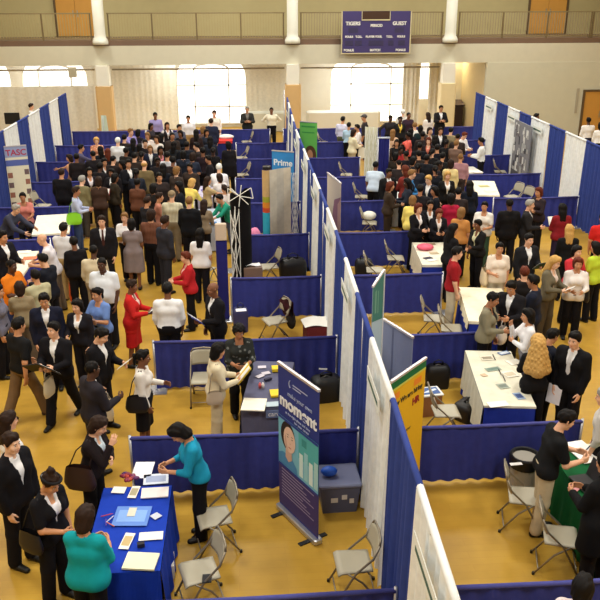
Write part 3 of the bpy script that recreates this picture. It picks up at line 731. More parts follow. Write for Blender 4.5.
# ------------------------------------------------------------------ light
w = bpy.data.worlds.new('hall_light'); SC.world = w; w.use_nodes = True
bg = w.node_tree.nodes['Background']; bg.inputs[0].default_value = lin((255, 236, 205)); bg.inputs[1].default_value = .3
def area(name, loc, sx, sy, power, col, rot=(0, 0, 0)):
    l = bpy.data.lights.new(name, 'AREA'); l.shape = 'RECTANGLE'; l.size = sx; l.size_y = sy; l.energy = power; l.color = col
    o = bpy.data.objects.new(name, l); COL.objects.link(o); o.location = loc; o.rotation_euler = rot; return o
for ix in (-9, -2.5, 4, 10.5):
    for iy in (-6, 2, 10, 18, 25): area('high_bay_light', (ix, iy, 9.4), 1.6, 1.6, 330, (.97, .985, .93))
for cx, w_ in (): area('window_daylight', (cx, YW-.3, 1.6), w_, 2.6, 420, (.97, .98, 1), (PI/2, 0, PI))
for x in (8.5, 9.0): area('alcove_light', (x, 31.0, 3.7), .3, .3, 90, (1, .85, .55))
for x in (-13, -7.4, -2, 3.5, 9, 14): area('balcony_light', (x, 29.3, 8.8), 2.2, .8, 30, (1, 1, .9))
for x in (-11, -4, 3.6, 12, 16): area('downlight', (x, 28.9, 3.85), 2.4, .6, 125, (.98, 1, .95))
SC.view_settings.view_transform = 'Standard'; SC.view_settings.look = 'None'; SC.view_settings.exposure = 0.0
# ------------------------------------------------------------------ pipe and drape
WHITE = (232, 234, 234); BLUE = (54, 70, 140); NAVY = (52, 58, 132)
steel = M((190, 190, 196), 'metal')
def ordinal(n): return ['first', 'second', 'third', 'fourth', 'fifth', 'sixth', 'seventh', 'eighth', 'ninth', 'tenth', 'eleventh', 'twelfth', 'thirteenth', 'fourteenth', 'fifteenth', 'sixteenth', 'seventeenth', 'eighteenth', 'nineteenth', 'twentieth'][n]
def XS(y): return float(np.interp(y, [-5.2, -2, 0, 2.2, 5, 15, 22.6], [-.11, -.02, .01, .06, .095, .1, .26]))
def tall_drape(X, y0, L, white, label, group, seed):
    mb = curtain_mesh(L, 2.38, 8, .045, nu=56, nv=6, seed=seed, sag=.02 if white else .01)
    o = mb.build('hanging_drape', M(WHITE if white else BLUE, 'cloth'), None, (XS(y0) if X == 0 else X, y0, .05), PI/2-(math.atan2(XS(y0+L)-XS(y0), L) if X == 0 else 0), smooth=True)
    pk = MB(); pk.tube([(0, 0, 2.39), (L*.5, 0, 2.385), (L, 0, 2.39)], .034, n=8); pk.build('rod_pocket', M(tuple(int(v*.97) for v in (WHITE if white else BLUE)), 'cloth'), o, smooth=True)
    return tag(o, label, 'drape', group)
def upright(x, y, H, label, group='drape uprights'):
    e = empty('drape_upright', (x, y, 0)); MB().box((-.2, -.2, .0), (.2, .2, .012), bev=.005).build('base_plate', steel, e)
    MB().tube([(0, 0, .012), (0, 0, H)], .022, n=10).build('post', steel, e, smooth=True)
    return tag(e, label, 'stand', group)
def drape_wall(X, yb, k0, k1, parity, name, gname):
    for k in range(k0, k1):
        y = yb+1.525*k; wh = (k % 2 == 0) ^ parity
        tall_drape(X, y+.01, 1.505, wh, '%s drape panel of the %s, %s panel from its far end' % ('white' if wh else 'blue', name, ordinal(k1-1-k)), gname, 100+k+int(X*10))
drape_wall(0, 1.0, -4, 14, False, 'tall centre drape wall', 'panels of the centre drape wall')
drape_wall(-8.57, 15.28, -3, 6, False, 'tall left drape wall', 'panels of the left drape wall')
rb = [9.2, 10.72, 12.25, 13.76, 15.06, 16.72, 17.87, 19.11, 20.46, 21.94, 23.3]
for k in range(10): tall_drape(7.94, rb[k]+.01, rb[k+1]-rb[k]-.02, k % 2 == 0, '%s drape panel of the tall right drape wall, %s panel from its far end' % ('white' if k % 2 == 0 else 'blue', ordinal(9-k)), 'panels of the right drape wall', 300+k)
RAILS = []
def divider(x0, x1, y, label, group, H=.91, seed=0, posts=(1, 1)):
    RAILS.append((x0, x1, y)); e = empty('booth_divider', (x0, y, 0)); L = x1-x0
    mb = curtain_mesh(L, H-.06, int(L*5), .018, nu=int(L*30), nv=3, seed=seed, flare=.1)
    mb.build('drape', M(NAVY, 'cloth'), e, (0, 0, .04), smooth=True)
    MB().tube([(0, 0, H-.02), (L*.5, 0, H-.035), (L, 0, H-.02)], .026, n=8).build('rod_pocket', M((74, 76, 142), 'cloth'), e, smooth=True)
    for q, x in enumerate((0, L)):
        if posts[q]:
            p = MB().tube([(x, 0, .012), (x, 0, H+.02)], .02, n=8); p.build('post', steel, e, smooth=True)
            MB().box((x-.18, -.18, 0), (x+.18, .18, .012)).build('base_plate', steel, e)
    return tag(e, label, 'booth divider', group)
wds = ['nearest the camera', 'second from the camera', 'third from the camera', 'fourth from the camera', 'fifth from the camera', 'sixth from the camera', 'seventh from the camera', 'eighth from the camera', 'ninth from the camera', 'farthest from the camera']
for n in range(-1, 8):
    y = 3.05*n
    if n not in (2, ): divider(-3.05 if n < 2 else -1.75, XS(y)-.06, y, 'low navy divider left of the centre drape wall, '+wds[n+1], 'left centre booth dividers', seed=n+5)
    else: divider(-1.8, XS(y)-.06, y, 'low navy divider left of the centre drape wall, '+wds[n+1], 'left centre booth dividers', seed=n+5)
    divider(XS(y)+.06, 3.0 if n < 1 else 2.55, y, 'low navy divider right of the centre drape wall, '+wds[n+1], 'right centre booth dividers', seed=n+25)
for q, n in enumerate(range(3, 8)):
    divider(-8.5, -6.05, 3.05*n, 'low navy divider along the left drape wall, %s' % wds[q], 'left wall booth dividers', seed=n+45)
    if n >= 4: divider(5.45, 7.88, 3.05*n, 'low navy divider along the right drape wall, %s' % wds[q-1], 'right wall booth dividers', seed=n+65)
bx = [-8.5, -5.45, -2.4, -.3]
for i in range(3): divider(bx[i], bx[i+1]-.06, 24.55, 'low navy drape across the far end, %s' % ['behind the left booths', 'below the first arched window', 'below the two men standing at the far end'][i], 'far end low drapes', seed=90+i)
for i, (x0, x1) in enumerate(((.2, 3.2), (3.3, 6.3), (6.4, 9.0))): divider(x0, x1, 24.55, 'low navy drape across the far end, %s' % ['just right of the centre wall', 'below the large right window', 'beside the right padded column'][i], 'far end low drapes', seed=95+i)
for i in range(-1, 9): upright(XS(.24+3.05*i), 1.0+3.05*i-.76, 2.46, 'slim steel upright standing inside the centre drape wall') if i > -1 else None
# ------------------------------------------------------------------ folding chairs
def make_chair():
    e = empty('folding_chair', (0, 0, 0)); fm = M((150, 140, 124), 'metal', .5); sm = M((170, 162, 142), 'plastic')
    def seat(u, v):
        x = (u-.5)*.40*(1-.1*v); y = -.21+.39*v
        return (x, y, .445-.012*math.sin(PI*u)*math.sin(PI*v)-.025*(max(0, .12-v)/.12)**2)
    mb = MB(); mb.grid(seat, 10, 10); n = len(mb.v)
    mb.add([(x, y, z-.02) for x, y, z in mb.v[:n]], [f[::-1] for f in list(mb.f)])
    edge = [i for i in range(11)]+[11*j+10 for j in range(1, 11)]+[110+i for i in range(9, -1, -1)]+[11*j for j in range(9, 0, -1)]
    mb.add([], []); mb.f += [(edge[i], edge[i]+n, edge[(i+1) % len(edge)]+n, edge[(i+1) % len(edge)]) for i in range(len(edge))]; mb.m += [0]*len(edge)
    mb.build('seat', sm, e, smooth=True)
    def back(u, v):
        x = (u-.5)*.40; z = .58+.24*v-.035*(2*u-1)**4*v; return (x, .175+.06*v+.035*(1-(2*u-1)**2), z)
    mb = MB(); mb.grid(back, 12, 6); n = len(mb.v); q = list(mb.f)
    mb.add([(x, y-.014, z) for x, y, z in mb.v[:n]], [f[::-1] for f in q])
    edge = [i for i in range(13)]+[13*j+12 for j in range(1, 7)]+[78+i for i in range(11, -1, -1)]+[13*j for j in range(5, 0, -1)]
    mb.f += [(edge[i], edge[i]+n, edge[(i+1) % len(edge)]+n, edge[(i+1) % len(edge)]) for i in range(len(edge))]; mb.m += [0]*len(edge)
    mb.build('backrest', sm, e, smooth=True)
    for s in (-1, 1):
        MB().tube([(s*.215, -.25, .02), (s*.215, -.02, .44), (s*.21, .17, .62), (s*.205, .235, .78)], .013, n=8).build('leg', fm, e, smooth=True)
        MB().tube([(s*.195, .26, .02), (s*.195, .06, .30), (s*.195, -.10, .43)], .012, n=8).build('leg', fm, e, smooth=True)
    MB().tube([(-.205, .235, .78), (-.17, .25, .835), (0, .262, .85), (.17, .25, .835), (.205, .235, .78)], .013, n=8).build('top_rail', fm, e, smooth=True)
    MB().tube([(-.215, -.21, .08), (.215, -.21, .08)], .009, n=6).build('crossbar', fm, e, smooth=True)
    MB().tube([(-.195, .22, .08), (.195, .22, .08)], .009, n=6).build('crossbar', fm, e, smooth=True)
    for x, y in ((-.215, -.255), (.215, -.255), (-.195, .265), (.195, .265)): MB().lathe([(.017, 0), (.019, .012), (.016, .035)], (x, y, 0), 8).build('foot_cap', M((30, 28, 26), 'plastic'), e)
    return e
chair0 = make_chair(); used = [0]
def chair(x, y, rz, label):
    o = chair0 if not used[0] else copy_tree(chair0); used[0] = 1
    o.location = (x, y, 0); o.rotation_euler.z = rad(rz); return tag(o, label, 'chair', 'beige folding chairs')
# rz 0 faces the camera, 90 faces right, -90 faces left
chair(-1.93, -1.12, -78, 'beige folding chair facing the blue table, farther of the two beside it')
chair(-2.06, -2.08, -74, 'beige folding chair with a phone on its seat, nearer of two beside the blue table')
chair(-.37, -2.05, -88, 'beige folding chair beside the foot of the centre drape wall, nearest the camera')
chair(1.90, -.98, 76, 'beige folding chair with rounded back in front of the grey rubbish bin')
chair(2.06, -1.78, 74, 'beige folding chair behind the green table, nearest the bottom edge')
chair(1.44, 1.22, 88, 'beige folding chair behind the yellow banner, farther side of the low divider')
chair(2.08, 4.82, 78, 'beige folding chair in the booth of the man in maroon shirt, farther of two')
chair(2.30, 4.32, 78, 'beige folding chair in the booth of the man in maroon shirt, nearer of two')
chair(1.40, 7.72, 84, 'beige folding chair with a black bag behind it, beside the teal banner')
chair(2.02, 8.55, 84, 'beige folding chair nearest the table with the pink parcel')
chair(-2.22, 2.62, 0, 'beige folding chair facing the camera at the end of a navy divider')
chair(-.95, 4.95, -70, 'beige folding chair with a dark coat hung over its back')
chair(-.95, 8.15, -80, 'beige folding chair beside a black bag under the lattice display')
def pch(px, py, rz, lab):
    p = at(px, py, .45); chair(p.x, p.y, rz, lab)
pch(243, 174, -80, 'beige folding chair left of the sky blue banner, nearest of three')
pch(242, 157, -80, 'beige folding chair left of the sky blue banner, middle of three')
pch(247, 141, -80, 'beige folding chair below the two men standing at the far end')
pch(361, 196, 80, 'beige folding chair right of the pink banner, just behind a low divider')
pch(346, 174, 80, 'beige folding chair right of the green banner, two booths behind the pink banner')
pch(331, 151.5, 80, 'beige folding chair right of the green banner, one booth farther back')
pch(323, 142, 80, 'beige folding chair at the far right end of the centre wall')
pch(369, 222, 80, 'beige folding chair with a white bag on its seat, right of the pink banner')
pch(500, 171, 80, 'beige folding chair behind the man in white shirt at the right wall')
pch(513, 196, -70, 'beige folding chair behind the white table along the right drape wall')
pch(523, 200, -70, 'beige folding chair at the right drape wall, below the black and white poster')
pch(205, 268, 150, 'beige folding chair with rounded back beside the woman in a white short-sleeved top')
pch(42, 205, 80, 'beige folding chair beside the man in black suit along the left wall')
# ------------------------------------------------------------------ tables
TABLES = []
def table(x, y, W, D, rz, top_col, label, cloth_label, skirt=None, drop=.72, pat=None, H=.74):
    TABLES.append((x, y, W, D, rz)); e = empty('folding_table', (x, y, 0), rad(rz), label, 'table', 'folding tables under cloths')
    MB().box((-W/2+.02, -D/2+.02, H-.03), (W/2-.02, D/2-.02, H), bev=.01).build('table_top', M((196, 190, 178), 'plastic'), e)
    for sx in (-1, 1):
        for sy in (-1, 1): MB().tube([(sx*(W/2-.08), sy*(D/2-.15), H-.03), (sx*(W/2-.08), sy*(D/2-.12), 0)], .016, n=8).build('leg', M((110, 110, 112), 'metal'), e, smooth=True)
    def cloth(col, drops, name, lab, off, z):
        mb = MB(); w, d = W/2+off, D/2+off
        mb.box((-w, -d, z), (w, d, z+.006))
        per = []
        N_ = 26
        sides = [((-w, -d), (w, -d), drops[0]), ((w, -d), (w, d), drops[1]), ((w, d), (-w, d), drops[2]), ((-w, d), (-w, -d), drops[3])]
        for (ax, ay), (bx_, by), dr in sides:
            if dr <= 0: continue
            L = math.hypot(bx_-ax, by-ay); nx, ny = (by-ay)/L, -(bx_-ax)/L; nu = max(10, int(L*26))
            def f(u, v, ax=ax, ay=ay, bx_=bx_, by=by, nx=nx, ny=ny, dr=dr, L=L):
                t = 1-v; a = (.006+.022*math.sin(u*L*22+ax*3)*t+.03*t)*min(1, dr/.4)
                return (ax+(bx_-ax)*u+nx*a, ay+(by-ay)*u+ny*a, z+.004-dr*t)
            mb.grid(f, nu, 4)
        o = mb.build(name, M(col, 'cloth'), None, (x, y, 0), rad(rz)); return tag(o, lab, 'tablecloth')
    if skirt: cloth(skirt, (drop,)*4, 'table_skirt', cloth_label[1], .004, H+.002); cloth(top_col, cloth_label[2], 'tablecloth', cloth_label[0], .014, H+.010)
    else: cloth(top_col, (drop,)*4, 'tablecloth', cloth_label, .006, H+.002)
    return e
TZ = .765
table(-2.85, -1.66, .80, 1.52, 0, (24, 58, 170), 'folding table under the royal blue cloth at front left', 'royal blue cloth on the table of the two women in turquoise tops')
table(-1.18, 1.72, .64, 1.5, -8, (92, 92, 116), 'folding table under a grey cloth beside the tall career banner', 'grey cloth on the table behind the tall career banner')
table(2.36, 1.66, .72, 1.86, -7, (222, 216, 196), 'folding table covered in leaflets beside the curly blonde woman', ('cream cloth covered in leaflets beside the curly blonde woman', 'deep blue skirt under the leaflet-covered cream cloth', (.03, .03, .03, .62)), skirt=(34, 52, 150))
table(3.05, 4.68, .82, 1.75, -9, (236, 226, 198), 'folding table under the bare cream cloth beside the man in maroon shirt', ('bare cream cloth on the table beside the man in maroon shirt', 'deep blue skirt under the bare cream cloth by the maroon shirt', (.05, .05, .05, .2)), skirt=(34, 52, 150))
table(2.77, 7.85, .74, 1.62, -4, (226, 218, 198), 'folding table under a cream cloth holding a pink parcel', ('cream cloth holding a pink parcel in front of the seated hosts', 'deep blue skirt under the pink parcel cloth', (.05, .05, .05, .5)), skirt=(34, 52, 150))
table(3.0, 13.2, .7, 1.1, 3, (228, 226, 222), 'small white-topped table beside the woman in dark brown suit', 'white cloth on the small table beside the woman in dark brown suit')
table(5.76, 14.05, .66, 1.85, -12, (238, 230, 208), 'folding table under cream cloth in a booth along the right wall', ('cream cloth with papers along the right wall, nearer of two', 'deep blue skirt under the nearer cream cloth along the right wall', (.04, .04, .04, .04)), skirt=(44, 50, 140))
table(6.0, 16.7, .55, .9, 4, (228, 224, 214), 'small table in front of the man in white shirt at the right wall', 'white cloth on the small table of the man in white shirt, right wall')
table(2.86, -1.25, .92, 1.6, 0, (14, 84, 44), 'folding table under a green cloth at the right edge', 'bright green cloth on the table at the right edge')
table(-6.40, 11.0, .86, 1.82, 9, (236, 230, 214), 'folding table under a bare white cloth in the left wall booth', ('bare white cloth on the table beside the man bending over', 'deep blue skirt under the bare white cloth on the left', (.04, .04, .04, .04)), skirt=(44, 50, 140))
table(-6.58, 7.72, .76, 1.9, 2, (234, 224, 204), 'folding table under white cloth in front of the man in orange polo', ('white cloth with papers in front of the man in orange polo', 'deep blue skirt under the white cloth by the orange polo', (.04, .04, .04, .1)), skirt=(44, 50, 140))
p = at(207, 216, .75); table(p.x, p.y, .7, 1.5, 2, (196, 204, 222), 'folding table under pale cloth beside the person in teal green', 'pale cloth covered with blue leaflets beside the person in teal green')
p = at(210, 191, .75); table(p.x, p.y, .7, 1.4, 2, (200, 192, 214), 'folding table under a pale cloth with purple leaflets', 'pale cloth with purple leaflets left of the lattice display')
p = at(222, 139, .75); table(p.x, p.y, .8, .9, 0, (214, 60, 56), 'folding table under red cloth near the far end', ('red cloth on a table near the far end', 'dark blue skirt under the red cloth near the far end', (.1, .05, .05, .1)), skirt=(40, 44, 104))
p = at(183, 206, .75); table(p.x, p.y, .6, 1.1, 2, (216, 212, 206), 'folding table under white cloth behind the man in black suit', 'white cloth on the table behind the man in black suit and the yellow shirt')
# papers and small things on the tables
def sheet(px, py, w, d, rz, col, label, z=TZ, name='paper_sheet', cat='paper', t=.003, stripe=None):
    p = at(px, py, z); o = MB().box((-w/2, -d/2, 0), (w/2, d/2, t)).build(name, M(col, 'paper'), None, (p.x, p.y, z), rad(rz))
    if stripe: MB().box((-w*.4, -d*.3, t), (w*.4, d*.3, t+.001)).build('printed_area', M(stripe, 'paper'), o)
    return tag(o, label, cat)
sheet(143, 470, .24, .36, -4, (228, 226, 232), 'white sheet at the far end of the royal blue table')
sheet(156, 479, .30, .22, 4, (206, 212, 226), 'printed leaflet under the hands of the woman in turquoise shirt', stripe=(150, 160, 190))
sheet(155, 493, .32, .20, 2, (234, 224, 222), 'pale papers at the right side of the royal blue table', t=.012)
sheet(119, 490, .16, .13, -8, (236, 232, 226), 'small white card on the royal blue table beside a tall brochure')
sheet(134, 492, .10, .24, -8, (236, 226, 216), 'tall narrow brochure with printed spine on the royal blue table', stripe=(170, 160, 130))
sheet(132, 516, .40, .36, -4, (96, 136, 214), 'light blue printed placemat at the middle of the royal blue table', stripe=(128, 168, 232))
sheet(132, 512, .09, .16, -4, (210, 206, 190), 'small figure cut-out on the light blue placemat', z=TZ+.006)
sheet(156, 516, .10, .10, 42, (196, 200, 216), 'pale diamond-shaped card on the royal blue table')
sheet(127, 541, .11, .27, -10, (238, 230, 222), 'tall white brochure beside the teal-topped woman on the blue table', stripe=(196, 170, 120))
sheet(151, 536, .26, .14, 2, (236, 232, 226), 'white sheet at the right edge of the blue table above a dark box')
sheet(141, 562, .34, .26, -8, (238, 232, 200), 'cream stack of papers on the near end of the blue table', t=.02)
sheet(141, 546, .08, .05, 10, (28, 26, 40), 'small dark box on the blue table between papers', name='small_box', cat='box', t=.04)
for i, (px, py, c, nm) in enumerate(((107, 515, (190, 60, 80), 'red'), (110, 519, (200, 200, 220), 'white'), (106, 522, (90, 60, 160), 'purple'), (110, 524, (210, 110, 60), 'orange'))):
    p = at(px, py, TZ+.012); tag(MB().tube([(-.07, 0, 0), (.05, 0, 0), (.07, 0, 0)], [.006, .006, .002], n=6).build('pen', M(c, 'plastic'), None, p, rad(20+40*i)), '%s pen at the left edge of the royal blue table' % nm, 'pen', 'pens on the blue table')
for i in range(14):
    p = at(121+random.random()*19, 473+random.random()*7, TZ+.02); c = random.choice([(130, 30, 60), (90, 30, 90), (180, 60, 40), (60, 30, 110)])
    tag(MB().ball((0, 0, 0), (.045, .032, .022), n=8).build('wrapped_sweet', M(c, 'plastic'), None, p, random.random()*3, smooth=True), 'small wrapped sweet in the red and purple pile on the blue table', 'sweet', 'sweets on the blue table')
sheet(207, 579, .10, .13, 0, (34, 34, 38), 'dark phone lying on the beige folding chair seat', z=.455, name='phone', cat='phone', t=.012)
sheet(168, 572, .16, .26, 4, (222, 214, 200), 'white box on the floor beside the blue table', z=.01, name='cardboard_box', cat='box', t=.18)
# grey table
sheet(254, 405, .34, .36, -8, (238, 232, 214), 'fan of white papers on the near end of the grey table', t=.015)
sheet(277, 370, .16, .14, 4, (234, 200, 40), 'yellow box at the far end of the grey table', name='yellow_box', cat='box', t=.05)
sheet(277, 394, .2, .2, 4, (236, 202, 44), 'yellow folder stack on the grey table beside the white papers', name='folder', cat='folder', t=.03)
sheet(275, 404, .26, .14, 4, (176, 190, 200), 'pale grey leaflet at the near edge of the grey table')
for i, (px, py) in enumerate(((262, 367), (266, 373), (260, 376))): sheet(px, py, .13, .09, 20*i, (204, 196, 206), 'small pale leaflet on the grey table, %s' % ['farthest from the camera', 'at the middle of three', 'beside the dark case'][i], name='leaflet')
sheet(268, 380, .12, .05, 30, (40, 36, 60), 'dark sunglasses case on the grey table', name='case', cat='case', t=.03)
for i, (px, c, nm) in enumerate(((260, (210, 90, 90), 'red'), (263, (230, 220, 214), 'white'))):
    p = at(px, 388, TZ); tag(MB().lathe([(.022, 0), (.024, .05), (.02, .07), (.012, .075), (.012, .09)], (0, 0, 0), 10).build('bottle', M(c, 'plastic'), None, p, smooth=True), 'small %s bottle standing on the grey table' % nm, 'bottle')
text_ = MB().box((-.16, -.004, 0), (.16, 0, .07)); 
e = empty('cloth_sign', tuple(at(277, 413, .66))); e.location.y -= .05; tag(e, 'white lettering on a blue strip at the front of the grey table', 'sign')
MB().box((-.16, 0, -.05), (.16, .006, .07)).build('strip', M((104, 120, 160), 'paper'), e); text_mesh('career', .1, M((236, 234, 230), 'paint'), 'lettering', e, (0, -.004, -.02), (PI/2, 0, 0))
# leaflet table on the right
for i, (px, py, w, d, c, st) in enumerate(((487, 358, .2, .16, (238, 230, 210), (160, 150, 130)), (493, 369, .24, .12, (150, 164, 150), (110, 130, 120)), (484, 375, .09, .09, (206, 180, 150), None), (503, 386, .16, .16, (170, 176, 160), (120, 128, 118)), (504, 353, .2, .12, (90, 110, 150), (200, 206, 216)), (519, 396, .12, .2, (150, 170, 200), (60, 80, 130)), (514, 362, .22, .18, (236, 230, 216), None), (498, 404, .3, .16, (240, 236, 226), None), (510, 374, .2, .2, (240, 234, 220), (210, 196, 170)))):
    sheet(px, py, w, d, 4+9*i % 20, c, 'leaflet on the cream table beside the curly blonde woman, %s' % ['far left corner', 'grey-green centre one', 'small square left one', 'printed grey-green near one', 'dark blue far one', 'blue near right one', 'white far right one', 'white near edge one', 'white right centre one'][i], stripe=st, name='leaflet')
for i, (px, py) in enumerate(((494, 357), (500, 372), (504, 378))): 
    p = at(px, py, TZ+.01); tag(MB().tube([(-.05, -.09, 0), (.05, .09, 0)], .007, n=6).build('pen', M((50, 44, 40), 'plastic'), None, p, .4), 'dark pen lying among the leaflets on the cream table', 'pen', 'pens on the leaflet table')
# pink parcel table
p = at(425, 249, TZ); tag(MB().ball((0, 0, .05), (.2, .17, .07), n=16).build('pink_parcel', M((214, 84, 110), 'plastic'), None, p, smooth=True), 'rounded bright pink parcel on the cream table', 'parcel')
for i, (px, py, c) in enumerate(((431, 244, (150, 120, 90)), (434, 253, (180, 160, 130)), (432, 260, (236, 232, 222)), (428, 258, (40, 40, 60)))): sheet(px, py, .2, .14, 8*i, c, 'paper on the pink parcel table, %s' % ['brown one at the far end', 'tan one beside the parcel', 'white one at the near end', 'dark small one'][i])
# other tables
for px, py, c, lab in ((484, 186, (190, 180, 120), 'olive leaflet on the cream table along the right wall'), (490, 191, (226, 222, 206), 'white sheet on the cream table along the right wall'), (24, 252, (232, 226, 214), 'white papers on the table in front of the orange polo'), (30, 258, (222, 120, 80), 'orange leaflet on the table in front of the orange polo'), (18, 262, (190, 160, 140), 'tan leaflet on the table in front of the orange polo'),
                       (203, 213, (80, 150, 200), 'bright blue leaflet on the table by the person in teal green'), (208, 218, (230, 232, 236), 'white sheet on the table by the person in teal green'), (211, 223, (60, 120, 180), 'blue brochure on the near end of the table by the teal green shirt'), (206, 190, (110, 90, 160), 'purple leaflet on the pale table left of the lattice display'), (212, 186, (226, 222, 232), 'white sheet on the pale table with purple leaflets'),
                       (404, 196, (236, 236, 234), 'white sheet on the small table beside the dark brown suit'), (478, 172, (236, 232, 224), 'white papers in front of the man in white shirt at the right wall')):
    sheet(px, py, .3, .22, 6, c, lab)
p = at(226, 138, TZ); tag(MB().ball((0, 0, .05), (.32, .2, .1), n=14).build('white_cloth_bundle', M((232, 228, 222), 'cloth'), None, p, smooth=True), 'white bundle lying on the red table near the far end', 'bundle')
# green table: laptop, papers
p = at(578, 455, TZ); sheet(583, 452, .3, .5, 12, (240, 238, 234), 'white papers on the green table in front of the man in black shirt', t=.01)
sheet(597, 450, .25, .3, 0, (236, 226, 196), 'cream sheet at the right edge of the green table')
e = empty('laptop', tuple(at(585, 484, TZ)), rad(-80)); tag(e, 'open dark laptop on the green table facing the woman in black', 'laptop')
MB().box((-.18, -.12, 0), (.18, .12, .018), bev=.006).build('keyboard_base', M((40, 38, 40), 'plastic'), e); MB().box((-.18, .0, 0), (.18, .012, .24), 0, Matrix.Translation((0, .12, .015)) @ Matrix.Rotation(-.3, 4, 'X'), bev=.004).build('screen', M((52, 48, 50), 'plastic'), e)
sheet(574, 488, .10, .12, 45, (220, 150, 150), 'pink card near the left edge of the green table', z=TZ)
for px, py, c in ((583, 458, (20, 60, 50)), (588, 448, (30, 40, 60))): pp = at(px, py, TZ+.012); tag(MB().tube([(-.08, 0, 0), (.08, 0, 0)], .008, n=6).build('pen', M(c, 'plastic'), None, pp, .8), 'dark pen on the white papers of the green table', 'pen', 'pens on the green table')
# ------------------------------------------------------------------ banners
def rollup(p0, p1, H, name, label, draw, lean=0.0):
    a = Vector((p0[0], p0[1], 0)); b = Vector((p1[0], p1[1], 0)); W = (b-a).length; ang = math.atan2(b.y-a.y, b.x-a.x)
    e = empty(name, a, ang); tag(e, label, 'banner')
    MB().box((-.02, -.06, .01), (W+.02, .06, .085), bev=.02).build('base_case', steel, e)
    for x in (.12, W-.12): MB().box((x-.03, -.2, 0), (x+.03, .2, .015)).build('foot', M((30, 30, 32), 'plastic'), e)
    MB().tube([(W/2, .03, .08), (W/2, .03, H)], .012, n=8).build('pole', steel, e, smooth=True)
    MB().box((0, -.018, H-.02), (W, .018, H+.01)).build('top_bar', M((216, 210, 214), 'metal', .5), e)
    pnl = empty('panel_graphic', (0, 0, 0)); pnl.parent = e
    draw(e, W, H); bpy.data.objects.remove(pnl); return e
def quad(mb, x0, z0, x1, z1, y, mi=0): mb.add([(x0, y, z0), (x1, y, z0), (x1, y, z1), (x0, y, z1)], [(0, 1, 2, 3)], mi)
def d_moment(e, W, H):
    z = lambda t: .07+(H-.07)*t
    pn = MB().box((0, -.003, .07), (W, .003, H)).build('panel', M((40, 52, 128), 'paper'), e)
    y = -.006
    def pr(name, col, fn): mb = MB(); fn(mb); return mb.build(name, M(col, 'paper'), pn)
    def ov(cx, cz, rx_, rz_, n=22, y_=0, t0=0, t1=2*PI): return [(W*cx+rx_*math.cos(t), y_, z(cz)+rz_*math.sin(t)) for t in np.linspace(t0, t1, n, endpoint=False)]
    pr('photo_background', (120, 182, 204), lambda mb: quad(mb, 0, z(.32), W, z(.655), y))
    pr('photo_cabinet', (84, 170, 172), lambda mb: quad(mb, W*.52, z(.46), W, z(.655), y-.001))
    for x, c, h in ((.54, (208, 228, 226), .50), (.66, (150, 200, 208), .53), (.78, (216, 230, 226), .49), (.90, (168, 206, 206), .52)): pr('photo_equipment', c, lambda mb: quad(mb, W*x, z(.34), W*(x+.09), z(h), y-.002))
    pr('photo_sign', (60, 140, 140), lambda mb: quad(mb, W*.60, z(.56), W*.72, z(.61), y-.002))
    pr('portrait_hair', (44, 30, 28), lambda mb: mb.poly(ov(.25, .545, .165, .205, y_=y-.003)))
    pr('portrait_shirt', (74, 134, 180), lambda mb: mb.poly([(0, y-.004, z(.325)), (W*.50, y-.004, z(.325)), (W*.47, y-.004, z(.37)), (W*.34, y-.004, z(.415)), (W*.12, y-.004, z(.415)), (0, y-.004, z(.39))]))
    pr('portrait_neck', (206, 166, 148), lambda mb: mb.poly([(W*.19, y-.005, z(.395)), (W*.27, y-.005, z(.37)), (W*.36, y-.005, z(.40)), (W*.34, y-.005, z(.48)), (W*.20, y-.005, z(.48))]))
    pr('portrait_face', (228, 192, 172), lambda mb: mb.poly(ov(.295, .53, .135, .178, y_=y-.006)))
    pr('portrait_jaw_shadow', (206, 164, 146), lambda mb: mb.poly([(W*.17, y-.0065, z(.53)), (W*.20, y-.0065, z(.465)), (W*.27, y-.0065, z(.447)), (W*.23, y-.0065, z(.49)), (W*.20, y-.0065, z(.55))]))
    for dx in (-.035, .065):
        pr('portrait_eye', (58, 44, 40), lambda mb: mb.poly(ov(.295+dx/W, .545, .017, .0065, 10, y-.007))); pr('portrait_brow', (74, 52, 44), lambda mb: mb.poly(ov(.297+dx/W, .562, .026, .004, 8, y-.007)))
    pr('portrait_smile', (188, 108, 104), lambda mb: mb.poly(ov(.305, .478, .036, .009, 12, y-.007)))
    pr('portrait_nose', (204, 158, 138), lambda mb: mb.poly(ov(.318, .508, .014, .008, 8, y-.007)))
    for za, zb in ((.64, .657), (.31, .325)): pr('blue_band', (46, 62, 140), lambda mb: quad(mb, 0, z(za), W, z(zb), y-.008))
    mb = MB(); quad(mb, 0, z(.02), W, z(.312), y-.001); mb.build('dark_band', M((60, 48, 104), 'paper'), pn)
    wt = M((236, 236, 240), 'paper'); pt = M((170, 180, 214), 'paper')
    text_mesh('moment', .222, wt, 'lettering', pn, (W*.5, y-.003, z(.735)), (PI/2, 0, 0), bold=.008, sx=1.08)
    text_mesh('make your own', .085, pt, 'lettering', pn, (W*.55, y-.003, z(.825)), (PI/2, 0, 0))
    text_mesh('at the right place and time', .052, pt, 'lettering', pn, (W*.5, y-.003, z(.695)), (PI/2, 0, 0)); text_mesh('for your career', .052, pt, 'lettering', pn, (W*.6, y-.003, z(.668)), (PI/2, 0, 0))
    mb = MB(); mb.tube([(W*.33+.035*math.cos(t), y-.002, z(.91)+.05*math.sin(t)) for t in np.linspace(rad(110), rad(250), 9)], .008, n=4)
    for k in range(2): quad(mb, W*.38, z(.912-.018*k), W*(.74-.16*k), z(.920-.018*k), y-.002)
    mb.build('emblem', pt, pn)
    mb = MB()
    for k in range(9):
        zz = .285-.022*k; quad(mb, W*.08, z(zz), W*(.9-.09*((k*7) % 4)), z(zz+.007), y-.003)
